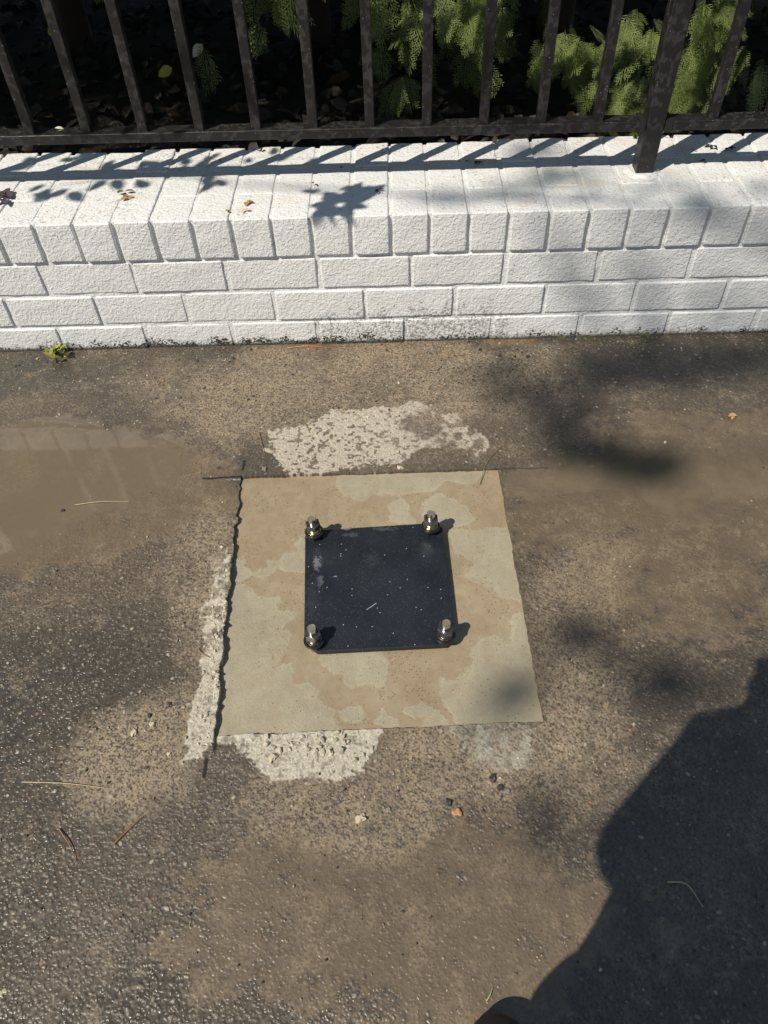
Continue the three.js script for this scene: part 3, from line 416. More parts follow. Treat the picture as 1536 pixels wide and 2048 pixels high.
    if (dustAt(x, z)[0] < 0.5 && R() < 0.75 || polyDist(PAD, x, z) > -0.002) return null; const l = 0.75 + 0.4 * R(); return [x, z, r, lin(0.47 * l, 0.43 * l, 0.335 * l)];
  }, jag, white, 'cement crumbs');
  put('grit', 'sand grains and stone chips scattered on the wet asphalt', 3600, () => {
    const x = mix(-0.95, 0.95, R()), z = mix(0.005, 1.5, R()); if (polyDist(PAD, x, z) > -0.004) return null;
    const t = ell(ELLS.tan, x, z), w = ell(ELLS.water, x, z), f = ss(0.09, 0.01, z); if (R() > 0.22 + 0.6 * t + 0.5 * f - 0.3 * w) return null; const r = 0.0009 + 0.0017 * R() ** 3 + (t > 0.3 || f > 0.4 ? 0.0012 * R() ** 2 : 0), k = R();
    return [x, z, r, k < 0.3 ? lin(0.05, 0.047, 0.042) : k < 0.6 ? lin(0.22, 0.17, 0.11) : k < 0.93 ? lin(0.30, 0.25, 0.17) : k < 0.975 ? lin(0.48, 0.43, 0.35) : lin(0.33, 0.15, 0.07)];
  }, jag, std(lin(1, 1, 1), 0.5), 'grit');
  // straw, needles and grass blades
  const strand = (pts, r, m, name, label, group) => { const g = tube(pts.map(([x, z], i) => [x, yAt(x, z) + 0.0022 + (i === 1 ? 0.002 : 0), z]), r, 14, 5, 0.5); return tag(mesh(name, g, m), label, name.replace('_', ' '), group); };
  const straw = std(lin(0.48, 0.42, 0.22), 0.6), needle = std(lin(0.34, 0.16, 0.06), 0.6), green = std(lin(0.20, 0.22, 0.07), 0.5);
  strand([[-0.54, 1.051], [-0.475, 1.055], [-0.414, 1.062]], 0.001, straw, 'grass_stalk', 'pale dry grass stalk lying on rough dark asphalt');
  strand([[-0.466, 1.12], [-0.445, 1.142], [-0.43, 1.164]], 0.001, needle, 'pine_needle', 'brown pine needle on dark asphalt, pointing towards the pad from afar');
  strand([[-0.382, 1.143], [-0.365, 1.123], [-0.347, 1.103]], 0.001, needle, 'pine_needle', 'brown pine needle on asphalt leaning the other way from its neighbour');
  strand([[0.192, 0.465], [0.212, 0.406], [0.244, 0.364]], 0.0009, green, 'green_grass_stalk', 'thin green grass blade across the pad corner on the wall side');
  strand([[-0.605, 0.498], [-0.557, 0.493], [-0.5, 0.492]], 0.0009, straw, 'grass_stalk', 'thin yellow grass stalk in the muddy puddle');
  strand([[-0.262, 0.302], [-0.253, 0.34], [-0.243, 0.373]], 0.0008, needle, 'pine_needle', 'pine needle at the end of the pale residue between pad and wall');
  strand([[0.379, 1.202], [0.402, 1.205], [0.418, 1.233]], 0.0011, straw, 'grass_stalk', 'bent grass stalk in the shadow of the photographer');
  strand([[-0.224, 0.014], [-0.183, 0.012], [-0.141, 0.013]], 0.0011, std(lin(0.5, 0.22, 0.1), 0.6), 'pine_needle', 'reddish pine needle lying along the foot of the white wall');
  strand([[0.124, 1.336], [0.129, 1.33], [0.133, 1.322]], 0.0009, straw, 'straw_bit', 'short bit of yellow straw just ahead of the shoe');
  strand([[-0.31, 0.83], [-0.30, 0.842], [-0.288, 0.848]], 0.0008, needle, 'pine_needle', 'pine needle on the pale crumbs at the ragged pad edge');
}
// leaf shape shared by litter, weed and tree: a curved blade in the xz plane, stem at the origin, tip along +z
function leafGeo(l, w, fold = 0.18, n = 5) {
  const pos = [], idx = []; for (let i = 0; i <= n; i++) { const t = i / n, ww = w * 0.5 * Math.pow(Math.sin(Math.PI * Math.pow(t, 0.8)), 0.9) + 0.0002, y = -0.22 * l * t * t; pos.push(-ww, y + ww * fold, t * l, 0, y, t * l, ww, y + ww * fold, t * l); if (i) { const a = (i - 1) * 3, b = i * 3; idx.push(a, b, a + 1, a + 1, b, b + 1, a + 1, b + 1, a + 2, a + 2, b + 1, b + 2); } }
  const g = new THREE.BufferGeometry(); g.setAttribute('position', new THREE.Float32BufferAttribute(pos, 3)); g.setIndex(idx); g.computeVertexNormals(); return g;
}
{ // what lies on the coping
  const R = rng(77), dk = std(lin(0.025, 0.02, 0.018), 0.8, { side: THREE.DoubleSide }), br = std(lin(0.36, 0.19, 0.07), 0.8, { side: THREE.DoubleSide }), rot = std(lin(0.06, 0.045, 0.05), 0.9, { side: THREE.DoubleSide }), ol = std(lin(0.13, 0.10, 0.03), 0.8, { side: THREE.DoubleSide });
  const bit = (x, z, r, m, name, label, cat, group) => { const gs = []; const n = 1 + Math.round(r * 260); for (let k = 0; k < n; k++) { const g = leafGeo(r * (1.3 + R()), r * (0.7 + R() * 0.7), 0.4, 4); g.rotateX((R() - 0.6) * 0.7); g.rotateY(R() * 6.3); g.translate((R() - 0.5) * r * 1.3, 0.002 + r * 0.25 * R(), (R() - 0.5) * r * 1.3); gs.push(g); } const o = mesh(name, mergeGeometries(gs), m); o.position.set(x, TOP + 0.002, z); return tag(o, label, cat, group); };
  bit(-0.805, -0.112, 0.020, rot, 'dead_leaf', 'crumpled dark purple dead leaf on the white coping', 'leaf');
  bit(-0.549, -0.118, 0.0095, ol, 'leaf_scrap', 'olive leaf scrap caught in a joint of the coping', 'leaf scrap');
  bit(-0.536, -0.092, 0.010, br, 'leaf_scrap', 'crumbled brown leaf scrap beside an olive scrap on the coping', 'leaf scrap');
  bit(-0.274, -0.064, 0.0085, br, 'leaf_scrap', 'rust brown leaf crumbs in the middle of a coping brick', 'leaf scrap');
  bit(-0.279, -0.028, 0.006, std(lin(0.62, 0.42, 0.2), 0.8, { side: THREE.DoubleSide }), 'leaf_scrap', 'pale yellow leaf scrap at the front edge of the coping', 'leaf scrap');
  bit(-0.315, -0.026, 0.005, br, 'leaf_scrap', 'small brown scrap in a joint at the front edge of the coping', 'leaf scrap');
  for (const [x, z, s] of [[-0.362, -0.265, 0.0045], [-0.27, -0.305, 0.007], [-0.139, -0.132, 0.005], [0.003, -0.094, 0.006], [0.2, -0.222, 0.004], [0.222, -0.216, 0.0065], [-0.084, -0.208, 0.0035], [0.719, -0.185, 0.006], [0.71, -0.244, 0.004], [0.787, -0.241, 0.007], [0.757, -0.262, 0.007]]) bit(x, z, s, dk, 'seed_husk', 'small black seed husk on the white coping', 'seed husk', 'seed husks on the coping');
}
{ // weed at the wall foot
  const R = rng(5), w = thing('weed', 'small yellow green weed growing at the foot of the white wall', 'weed', [-0.762, 0, 0.022]);
  const lm = std(lin(0.17, 0.20, 0.035), 0.6, { side: THREE.DoubleSide }), ym = std(lin(0.34, 0.28, 0.06), 0.6, { side: THREE.DoubleSide });
  for (let k = 0; k < 22; k++) { const g = leafGeo(0.016 + R() * 0.014, 0.010 + R() * 0.006, 0.3, 4); g.rotateX(-0.25 - R() * 0.8); g.rotateY(R() * 6.3); g.translate((R() - 0.5) * 0.035, 0.004 + R() * 0.012, R() * 0.028 - 0.006); mesh('leaf', g, R() < 0.25 ? ym : lm, w); }
  mesh('stem', tube([[0, 0, 0], [0.003, 0.012, 0.006], [0.006, 0.02, 0.012]], 0.0012, 8, 5), lm, w);
}

// ---------------------------------------------------------------- planting behind the fence: soil, litter, cypresses
const soilMat = (() => { const W = 512, col = new Uint8Array(W * W * 4); for (let j = 0; j < W; j++) for (let i = 0; i < W; i++) { const o = (j * W + i) * 4, n = fbm(i / 30, j / 30, 801, 4), f = vn(i / 2.3, j / 2.3, 802), l = 0.018 + 0.03 * n * f; col[o] = enc(l * 1.15); col[o + 1] = enc(l * 0.95); col[o + 2] = enc(l * 0.72); col[o + 3] = 255; } const t = texture(col, W, W, true, THREE.MirroredRepeatWrapping); t.repeat.set(8, 4); return std(lin(1, 1, 1), 0.95, { map: t }); })();
{ const g = new THREE.PlaneGeometry(16, 7.7, 120, 80); g.rotateX(-Math.PI / 2); g.translate(0, 0.06, -4.17); const p = g.attributes.position; for (let i = 0; i < p.count; i++) p.setY(i, 0.05 + 0.06 * fbm(p.getX(i) * 3, p.getZ(i) * 3, 803, 3)); g.computeVertexNormals(); struct('soil_bed', g, soilMat, 'dark planting soil behind the wall'); }
{
  const R = rng(91), g = leafGeo(0.055, 0.034, 0.25, 4), im = shade(new THREE.InstancedMesh(g, std(lin(1, 1, 1), 0.75, { side: THREE.DoubleSide }), 2600)), M = new THREE.Matrix4(), q = new THREE.Quaternion(), e = new THREE.Euler(); im.name = 'leaf_litter';
  for (let k = 0; k < 2600; k++) { q.setFromEuler(e.set((R() - 0.5) * 1.2, R() * 6.3, (R() - 0.5) * 1.2)); const s = 0.5 + R() * 0.8; M.compose(new THREE.Vector3(mix(-1.9, 1.6, R()), 0.10 + 0.03 * R(), -0.37 - 2.4 * R()), q, new THREE.Vector3(s, s, s)); im.setMatrixAt(k, M); const l = 0.3 + R() * 0.8; im.setColorAt(k, R() < 0.8 ? lin(0.07 * l, 0.055 * l, 0.045 * l) : lin(0.10 * l, 0.06 * l, 0.03 * l)); }
  scene.add(im); tag(im, 'dark dead leaves covering the soil behind the fence', 'leaf litter', undefined, 'stuff');
}
// scale-leaved cypress spray: flat, ferny, tip along +z
function sprayGeo(seed) {
  const R = rng(seed), pos = [], nor = [];
  const blade = (x, z, a, l, w, y = 0) => { const dx = Math.sin(a), dz = Math.cos(a), px = dz * w, pz = -dx * w, m = 0.45; const P = [[x, y, z], [x + dx * l * m + px, y + 0.002, z + dz * l * m + pz], [x + dx * l, y, z + dz * l], [x + dx * l * m - px, y + 0.002, z + dz * l * m - pz]]; for (const k of [0, 1, 2, 0, 2, 3]) { pos.push(...P[k]); } };
  const L = 1; blade(0, 0, 0, L, 0.012);
  for (let k = 0; k < 11; k++) {
    const t = 0.08 + k * 0.08, side = k & 1 ? 1 : -1, a = side * (0.62 + 0.2 * R()), l = (0.48 * (1 - t) + 0.14) * (0.8 + 0.4 * R()), y = (R() - 0.5) * 0.05; blade(0, t, a, l, 0.012, y);
    const n = Math.max(3, Math.round(l * 24)); for (let m = 0; m < n; m++) { const f = (m + 0.6) / n, s2 = m & 1 ? 1 : -1, bx = Math.sin(a) * l * f, bz = t + Math.cos(a) * l * f; blade(bx, bz, a + s2 * (0.55 + 0.25 * R()), (0.15 * (1 - f) + 0.075) * (0.75 + 0.5 * R()), 0.0105, y + (R() - 0.5) * 0.02); }
  }
  const g = new THREE.BufferGeometry(); g.setAttribute('position', new THREE.Float32BufferAttribute(pos, 3)); g.computeVertexNormals(); return g;
}
const LIT = [[0.211, 0.471, -0.7, 0.085], [0.270, 0.455, -0.7, 0.06], [0.50, 0.326, -0.8, 0.075], [0.60, 0.30, -0.8, 0.10], [0.70, 0.325, -0.85, 0.10], [0.68, 0.22, -0.72, 0.07], [0.804, 0.473, -0.6, 0.05], [0.83, 0.36, -0.63, 0.055], [0.80, 0.285, -0.62, 0.05]];
{
  const foliage = new THREE.MeshPhysicalMaterial({ color: lin(0.185, 0.24, 0.05), roughness: 0.7, side: THREE.DoubleSide, transmission: 0.4, thickness: 0 });
  const bark = std(lin(0.07, 0.05, 0.038), 0.95), sprays = [sprayGeo(3), sprayGeo(8), sprayGeo(15)];
  const X = [-2.1, -1.15, -0.25, 0.65, 1.5];
  const names = ['cypress with deep shade beneath, farthest from the mortared fence post', 'cypress shading the dead leaves behind the crumpled leaf on the wall', 'cypress with dim drooping sprays behind the middle of the fence', 'cypress with bright sunlit sprays beside the mortared fence post', 'cypress standing beyond the mortared fence post'];
  const toRay = (p, L) => { const dx = p.x - L[0], dy = p.y - L[1], dz = p.z - L[2], t = dx * SUN.x + dy * SUN.y + dz * SUN.z; if (t < 0.07) return 9; return Math.sqrt(Math.max(0, dx * dx + dy * dy + dz * dz - t * t)); };
  X.forEach((tx, ti) => {
    const R = rng(1000 + ti), t = thing('cypress_tree', names[ti], 'tree', [tx, 0.05, -1.75], 'cypress hedge behind the fence'); t.updateMatrixWorld();
    mesh('trunk', tube([[0, 0, 0], [0.02, 0.9, 0.01], [-0.01, 1.9, 0], [0, 3.0, 0]], 0.07, 20, 9, 0.25), bark, t);
    const sets = [[], [], []];
    const add = (p, dir, size) => { const q = new THREE.Quaternion().setFromUnitVectors(new THREE.Vector3(0, 0, 1), dir.clone().normalize()); q.multiply(new THREE.Quaternion().setFromAxisAngle(new THREE.Vector3(0, 0, 1), (R() - 0.5) * 2.4)); sets[Math.floor(R() * 3)].push([p, q, size]); };
    const limbs = [];
    for (let k = 0; k < 26; k++) { const a = R() * 6.3, y = 0.7 + R() * 1.9, l = (0.75 - 0.12 * y) * (0.8 + 0.4 * R()) * 1.1; limbs.push(tube([[0, y - 0.1, 0], [Math.cos(a) * l * 0.5, y + 0.05, Math.sin(a) * l * 0.6], [Math.cos(a) * l, y - 0.05, Math.sin(a) * l * 1.25]], 0.014, 8, 5, 0.3)); }
    mesh('limbs', mergeGeometries(limbs), bark, t).userData.kind = 'stuff';
    // hanging curtain of foliage
    for (let k = 0; k < 9500; k++) {
      const y = 0.58 + 2.3 * Math.pow(R(), 1.25), a = R() * 6.283, rr = Math.pow(R(), 0.33) * (1.0 - 0.18 * (y - 0.6)), p = new THREE.Vector3(tx + Math.cos(a) * rr * 0.72, y, -1.75 + Math.sin(a) * rr * 1.38);
      if (p.z > -0.30) continue;
      if (p.y < 1.20 + 0.29 * (p.z - 1.5) + 0.14 && p.z > -2.3 && R() < 0.975) continue; if (LIT.some((L) => toRay(p, L) < L[3] + 0.10)) continue;
      add(p, new THREE.Vector3(Math.cos(a) * 0.6, -0.75 + (R() - 0.5) * 0.9, Math.sin(a) * 0.7), 0.10 + 0.075 * R());
    }
    // low sprays that hang into view below the crown
    const low = ti >= 2 ? 12 : 2;
    for (let k = 0; k < low; k++) { const p = new THREE.Vector3(tx + (R() - 0.5) * 1.1, 0.18 + 0.42 * R(), -0.75 - 1.2 * R()); if (p.x < -0.05 && R() < 0.75) continue; if (LIT.some((L) => toRay(p, L) < L[3] + 0.08)) continue; add(p, new THREE.Vector3((R() - 0.5) * 0.8, -0.6 - R() * 0.4, 0.5 * R()), 0.09 + 0.07 * R()); }
    for (const [lx, ly, lz, lr] of LIT) if (Math.abs(lx - tx) < 0.45) { const L = new THREE.Vector3(lx, ly, lz), n = Math.round(8 + lr * 170); for (let k = 0; k < n; k++) { const p = L.clone().add(new THREE.Vector3((R() - 0.5) * lr * 1.7, (R() - 0.5) * lr * 1.3 + 0.05, (R() - 0.5) * lr * 1.2)); add(p, new THREE.Vector3(0.15 + (R() - 0.5) * 1.2, -0.55 - R() * 0.5, 0.35 + R() * 0.3), 0.06 + 0.045 * R()); } }
    for (const [lx, ly, lz] of [[0.061, 0.431, -0.7], [0.02, 0.28, -0.8], [0.33, 0.30, -0.9], [-0.265, 0.42, -0.9], [0.95, 0.33, -0.5], [0.0, 0.5, -0.75]]) if (Math.abs(lx - tx) < 0.45) for (let k = 0; k < 6; k++) add(new THREE.Vector3(lx + (R() - 0.5) * 0.14, ly + (R() - 0.5) * 0.12 + 0.05, lz + (R() - 0.5) * 0.1), new THREE.Vector3((R() - 0.5) * 1.0, -0.8, 0.3), 0.07 + 0.05 * R());
    sets.forEach((S, i) => { const im = shade(new THREE.InstancedMesh(sprays[i], foliage, S.length)), M = new THREE.Matrix4(), back = new THREE.Vector3(tx, 0.05, -1.75); im.name = 'foliage'; im.userData.kind = 'stuff'; S.forEach(([p, q, s], k) => { M.compose(p.clone().sub(back), q, new THREE.Vector3(s, s, s)); im.setMatrixAt(k, M); }); t.add(im); });
  });
  // a few yellow leaves caught between the pickets
  const yl = std(lin(0.42, 0.40, 0.05), 0.6, { side: THREE.DoubleSide }), pl = std(lin(0.55, 0.54, 0.42), 0.7, { side: THREE.DoubleSide });
  for (const [x, y, z, m, label, s] of [[-0.60, 0.285, -0.95, yl, 'yellow green leaf hanging in the dark behind the fence', 0.9], [-0.50, 0.345, -0.95, pl, 'pale dry leaf hanging in the dark behind the fence', 0.8], [-0.655, 0.4405, -0.168, pl, 'flat white scrap lying on the lower fence rail', 0.55], [-0.93, 0.36, -1.0, yl, 'olive leaf behind the far end of the fence', 0.7]]) { const o = mesh('leaf', leafGeo(0.055 * s, 0.035 * s, 0.3, 5), m); o.position.set(x, y, z); o.rotation.set(z < -0.5 ? 0.9 : 0.12, 1.2 + x * 4, 0); tag(o, label, 'leaf'); }
}

// ---------------------------------------------------------------- the tree whose leaves shade the wall and the pavement (stands outside the picture)
{
  const R = rng(404), t = thing('broadleaf_tree', 'tall broadleaf tree whose drooping branch shades the wall', 'tree', [-1.46, 0, 3.95]), O = new THREE.Vector3(-1.46, 0, 3.95), bark = std(lin(0.10, 0.08, 0.06), 0.9), loc = (p) => [p.x - O.x, p.y - O.y, p.z - O.z];
  mesh('trunk', tube([[0, 0, 0], [0.02, 2, -0.05], [0.0, 4.2, 0.0], [-0.05, 6.2, 0.05], [0.1, 7.6, 0.1]], 0.15, 24, 10, 0.35), bark, t);
  const leaf = leafGeo(1, 0.5, 0.15, 5).translate(0, 0, -0.5), list = [], limbs = [], side = new THREE.Vector3(Math.sin(AZ), 0, Math.cos(AZ)), upv = new THREE.Vector3().crossVectors(side, SUN).normalize();
  const along = (x, y, z, d) => new THREE.Vector3(x, y, z).addScaledVector(SUN, d);
  const put = (p, size, spread = 1) => { const n = SUN.clone().multiplyScalar(1).add(new THREE.Vector3(R() - 0.5, R() - 0.5, R() - 0.5).multiplyScalar(0.9 * spread)).normalize(), q = new THREE.Quaternion().setFromUnitVectors(new THREE.Vector3(0, 1, 0), n).multiply(new THREE.Quaternion().setFromAxisAngle(new THREE.Vector3(0, 1, 0), R() * 6.283)); list.push([p, q, size]); };
  // low drooping twigs near the wall: sharp leaf shadows on the coping
  const twig = (targets, d0, size, n) => { for (const [x, z, y = TOP] of targets) for (let k = 0; k < n; k++) put(along(x, y, z, d0 + (R() - 0.5) * 0.2).addScaledVector(side, (R() - 0.5) * 0.05).addScaledVector(upv, (R() - 0.5) * 0.05), size * (0.7 + 0.5 * R()), 0.6); };
  const A = [[-0.069, -0.066], [-0.124, -0.11], [-0.03, -0.08], [-0.105, -0.05], [-0.06, -0.02], [-0.045, -0.12], [-0.085, -0.085], [-0.09, -0.03]];
  { // one rosette of leaves: a spiky shadow on the coping
    const c = along(-0.078, TOP, -0.045, 1.15); [[0.3, 0.06], [1.0, 0.05], [1.8, 0.055], [2.5, 0.06], [3.3, 0.065], [3.9, 0.05], [4.5, 0.075], [5.1, 0.06], [5.8, 0.055], [4.75, 0.095], [4.2, 0.08], [1.57, 0.07]].forEach(([a, l]) => { const d = side.clone().multiplyScalar(Math.cos(a)).addScaledVector(upv, Math.sin(a)).addScaledVector(SUN, (R() - 0.5) * 0.5).normalize(), xa = new THREE.Vector3().crossVectors(SUN, d).normalize(), ya = new THREE.Vector3().crossVectors(d, xa); list.push([c.clone().addScaledVector(d, l * 0.6), new THREE.Quaternion().setFromRotationMatrix(new THREE.Matrix4().makeBasis(xa, ya, d)), l]); });
    for (const [x, z] of A) put(along(x - 0.02, TOP, z, 1.2), 0.04, 0.6);
  }
  const B = [[-0.80, -0.273], [-0.733, -0.149], [-0.662, -0.133], [-0.74, -0.09], [-0.592, -0.17], [-0.505, -0.18], [-0.368, -0.16], [-0.349, -0.18], [-0.526, -0.28], [-0.386, -0.272], [-0.226, -0.287], [-0.62, -0.25], [-0.45, -0.25], [-0.30, -0.24], [-0.70, -0.30], [-0.90, -0.12], [-0.15, -0.27]];
  twig(B, 1.35, 0.050, 2);
  const hub = new THREE.Vector3(-1.5, 6.3, 4.0), link = (a, b, r, sag = 0.1) => { const m = a.clone().lerp(b, 0.5); m.y += sag; limbs.push(tube([loc(a), loc(m), loc(b)], r, 14, 5, 0.35)); };
  const a1 = along(-0.07, TOP, -0.07, 1.2), b1 = along(-0.55, TOP, -0.2, 1.4), fork = along(-0.3, TOP, -0.15, 5.0);
  link(hub, fork, 0.016, 0.3); link(fork, a1, 0.004, 0.02); link(fork, b1, 0.004, 0.02);
  for (const [x, z] of A) link(a1, along(x - 0.02, TOP, z, 1.2), 0.0014, 0.01);
  for (const [x, z] of B) link(b1, along(x, TOP, z, 1.35), 0.0014, 0.02);
  // leaf clumps high in the crown: soft dapples over the pavement and the far end of the wall. x, z, y, radius along the wall, radius across, leaves
  const clumps = [[0.51, 0.42, 0, 0.09, 0.045, 38], [0.40, 0.37, 0, 0.10, 0.05, 28], [0.30, 0.14, 0, 0.10, 0.07, 18], [0.32, 0.824, 0, 0.065, 0.045, 12], [0.455, 0.91, 0, 0.11, 0.03, 13], [0.35, 0.24, 0, 0.13, 0.08, 28], [0.25, 1.13, 0, 0.08, 0.05, 10], [0.5, 0.12, 0, 0.16, 0.06, 34], [0.65, 0.10, 0, 0.20, 0.06, 44], [0.85, 0.09, 0, 0.16, 0.06, 34], [0.215, 0.925, 0, 0.06, 0.05, 9], [0.72, 0.03, 0.15, 0.30, 0.12, 14], [0.50, 0.0, 0.2, 0.20, 0.10, 10], [0.36, -0.27, TOP, 0.05, 0.03, 8], [0.30, -0.09, TOP, 0.06, 0.03, 9], [0.13, -0.055, TOP, 0.05, 0.025, 8], [0.41, -0.16, TOP, 0.06, 0.03, 8], [0.62, -0.05, TOP, 0.22, 0.06, 16]];
  for (const [x, z, y, rx, rz, n] of clumps) {
    const d = 8.2 + R() * 1.2, c = along(x, y, z, d); link(hub, c.clone().addScaledVector(SUN, 0.1), 0.008, 0.1);
    for (let k = 0; k < n; k++) { const a = R() * 6.283, r = Math.sqrt(R()); put(along(x + Math.cos(a) * r * rx, y, z + Math.sin(a) * r * rz, d + (R() - 0.5) * 0.35), 0.045 + 0.035 * R(), 1.2); }
  }
  // the rest of the crown, away from the light that falls into the picture
  let k = 0; while (k < 5000) { const p = hub.clone().add(new THREE.Vector3((R() - 0.5) * 4.4 + 0.6, (R() - 0.5) * 3.4 + 0.6, (R() - 0.5) * 4.4 + 1.2)); k++; const s = p.y / SUN.y, gx = p.x - SUN.x * s, gz = p.z - SUN.z * s; if (gx > -1.9 && gx < 1.6 && gz > -2.6 && gz < 2.2) continue; const e = p.clone().sub(hub); if ((e.x - 0.6) ** 2 / 4.8 + (e.y - 0.6) ** 2 / 2.9 + (e.z - 1.2) ** 2 / 4.8 > 1) continue; put(p, 0.07 + 0.05 * R(), 3); }
  for (let q = 0; q < 14; q++) { const a = R() * 6.3; link(hub.clone().add(new THREE.Vector3(0, -0.3, 0)), hub.clone().add(new THREE.Vector3(0.9 + Math.cos(a) * 1.3, 0.4 + (R() - 0.5) * 2, 1.2 + Math.sin(a) * 1.5)), 0.03, 0.2); }
  mesh('limbs', mergeGeometries(limbs), bark, t).userData.kind = 'stuff';
  const im = shade(new THREE.InstancedMesh(leaf, new THREE.MeshPhysicalMaterial({ color: lin(0.07, 0.13, 0.035), roughness: 0.6, side: THREE.DoubleSide, transmission: 0.12, thickness: 0 }), list.length)), M = new THREE.Matrix4(); im.name = 'crown'; im.userData.kind = 'stuff';
  list.forEach(([p, q, s], i) => { M.compose(p.clone().sub(O), q, new THREE.Vector3(s, s, s)); im.setMatrixAt(i, M); }); t.add(im);
}

// ---------------------------------------------------------------- the photographer, whose shadow falls into the picture
{
  const cap = (p, a, b, ra, rb) => { const ex = b[0] - a[0], ey = b[1] - a[1], ez = b[2] - a[2], wx = p[0] - a[0], wy = p[1] - a[1], wz = p[2] - a[2], t = clamp((wx * ex + wy * ey + wz * ez) / (ex * ex + ey * ey + ez * ez)); return Math.hypot(wx - ex * t, wy - ey * t, wz - ez * t) - mix(ra, rb, t); };
  const smin = (a, b, k) => { const h = Math.max(k - Math.abs(a - b), 0) / k; return Math.min(a, b) - h * h * k * 0.25; };
  const ellip = (p, c, r) => { const q = Math.hypot((p[0] - c[0]) / r[0], (p[1] - c[1]) / r[1], (p[2] - c[2]) / r[2]); return (q - 1) * Math.min(...r); };
  function surface(f, c, half, res) {
    const mc = new MarchingCubes(res, new THREE.MeshStandardMaterial(), false, false, 400000), s = mc.size, d = mc.delta; mc.isolation = 0;
    for (let k = 0; k < s; k++) for (let j = 0; j < s; j++) for (let i = 0; i < s; i++) mc.field[i + j * s + k * s * s] = -f([c[0] + (i - s / 2) / (s / 2) * half[0], c[1] + (j - s / 2) / (s / 2) * half[1], c[2] + (k - s / 2) / (s / 2) * half[2]]);
    mc.update(); void d; const n = mc.count, g = new THREE.BufferGeometry(), P = new Float32Array(mc.positionArray.subarray(0, n * 3));
    for (let i = 0; i < n; i++) for (let k = 0; k < 3; k++) P[i * 3 + k] = c[k] + P[i * 3 + k] * half[k];
    g.setAttribute('position', new THREE.BufferAttribute(P, 3)); const m = mergeVertices(g, 1e-5); m.computeVertexNormals(); return m;
  }
  const J = { head: [0.04, 1.50, 1.64], neck: [0.04, 1.36, 1.70], chest: [0.04, 1.20, 1.71], belly: [0.04, 1.0, 1.69], hip: [0.04, 0.86, 1.68], sl: [-0.135, 1.30, 1.71], sr: [0.215, 1.30, 1.71], el: [-0.24, 1.0, 1.70], er: [0.335, 1.0, 1.70], wl: [-0.14, 1.07, 1.565], wr: [0.14, 1.04, 1.585],
    hl: [-0.04, 0.83, 1.67], hr: [0.12, 0.83, 1.68], kl: [-0.03, 0.46, 1.62], kr: [0.13, 0.46, 1.585], al: [-0.035, 0.09, 1.66], ar: [0.131, 0.09, 1.545] };
  const person = thing('person', 'person in dark jacket and trousers standing with a phone held at chest height', 'person', [0.04, 0, 1.62]);
  const toLocal = (g) => { g.translate(-0.04, 0, -1.62); return g; };
  const skin = std(lin(0.50, 0.30, 0.21), 0.6), cloth = std(lin(0.03, 0.034, 0.05), 0.9), denim = std(lin(0.035, 0.045, 0.075), 0.9), hairM = std(lin(0.03, 0.02, 0.014), 0.6), shoeM = std(lin(0.007, 0.007, 0.008), 0.6), soleM = std(lin(0.02, 0.02, 0.02), 0.7), trimM = std(lin(0.16, 0.14, 0.115), 0.6);
  const bodyF = (g) => (p) => {
    let d = ellip(p, J.head, [0.074 + g, 0.112 + g, 0.094 + g]); d = smin(d, ellip(p, [0.04, 1.455, 1.60], [0.05, 0.06, 0.06]), 0.04); d = smin(d, cap(p, [0.04, 1.50, 1.553], [0.04, 1.478, 1.545], 0.008, 0.013), 0.015);
    d = smin(d, ellip(p, [-0.036, 1.495, 1.65], [0.010, 0.03, 0.02]), 0.01); d = smin(d, ellip(p, [0.116, 1.495, 1.65], [0.010, 0.03, 0.02]), 0.01);
    d = smin(d, cap(p, J.neck, [0.04, 1.44, 1.67], 0.052, 0.05), 0.03); d = smin(d, ellip(p, J.chest, [0.155, 0.17, 0.095]), 0.06); d = smin(d, ellip(p, J.belly, [0.135, 0.16, 0.09]), 0.06); d = smin(d, ellip(p, J.hip, [0.15, 0.12, 0.1]), 0.06);
    for (const s of ['l', 'r']) { d = smin(d, cap(p, J['s' + s], J['e' + s], 0.047, 0.038), 0.05); d = smin(d, cap(p, J['e' + s], J['w' + s], 0.038, 0.026), 0.02); d = smin(d, cap(p, J['h' + s], J['k' + s], 0.078, 0.054), 0.05); d = smin(d, cap(p, J['k' + s], J['a' + s], 0.054, 0.036), 0.02); }
    return d;
  };
  const fwd = new THREE.Vector3(0, 0, -1).applyQuaternion(camera.quaternion), upc = new THREE.Vector3(0, 1, 0).applyQuaternion(camera.quaternion), rt = new THREE.Vector3(1, 0, 0).applyQuaternion(camera.quaternion), cam = camera.position.clone();
  const ph = (x, y, z) => cam.clone().addScaledVector(rt, x).addScaledVector(upc, y).addScaledVector(fwd, z).toArray();   // in the phone's own axes
  const fingers = (s) => { const out = []; for (let k = 0; k < 4; k++) { const o = s < 0 ? 0.05 : 0, y = -0.045 - k * 0.019 + (s < 0 ? 0.065 : 0), kn = ph(s * (0.062 + o), y, -0.030), m = ph(s * (0.056 + o), y + 0.002, -0.0135), e = ph(s * (0.034 - (k === 3 ? -0.006 : 0)), y + 0.003, -0.0035 + 0.001); out.push([kn, m, 0.0092, 0.0085], [m, e, 0.0085, 0.0072]); } out.push([ph(s * (s < 0 ? 0.11 : 0.06), s < 0 ? -0.075 : -0.125, -0.038), ph(s * 0.045, -0.10, -0.036), 0.011, 0.0095], [ph(s * 0.045, -0.10, -0.036), ph(s * 0.022, -0.085, -0.029), 0.0095, 0.008]); return out; };
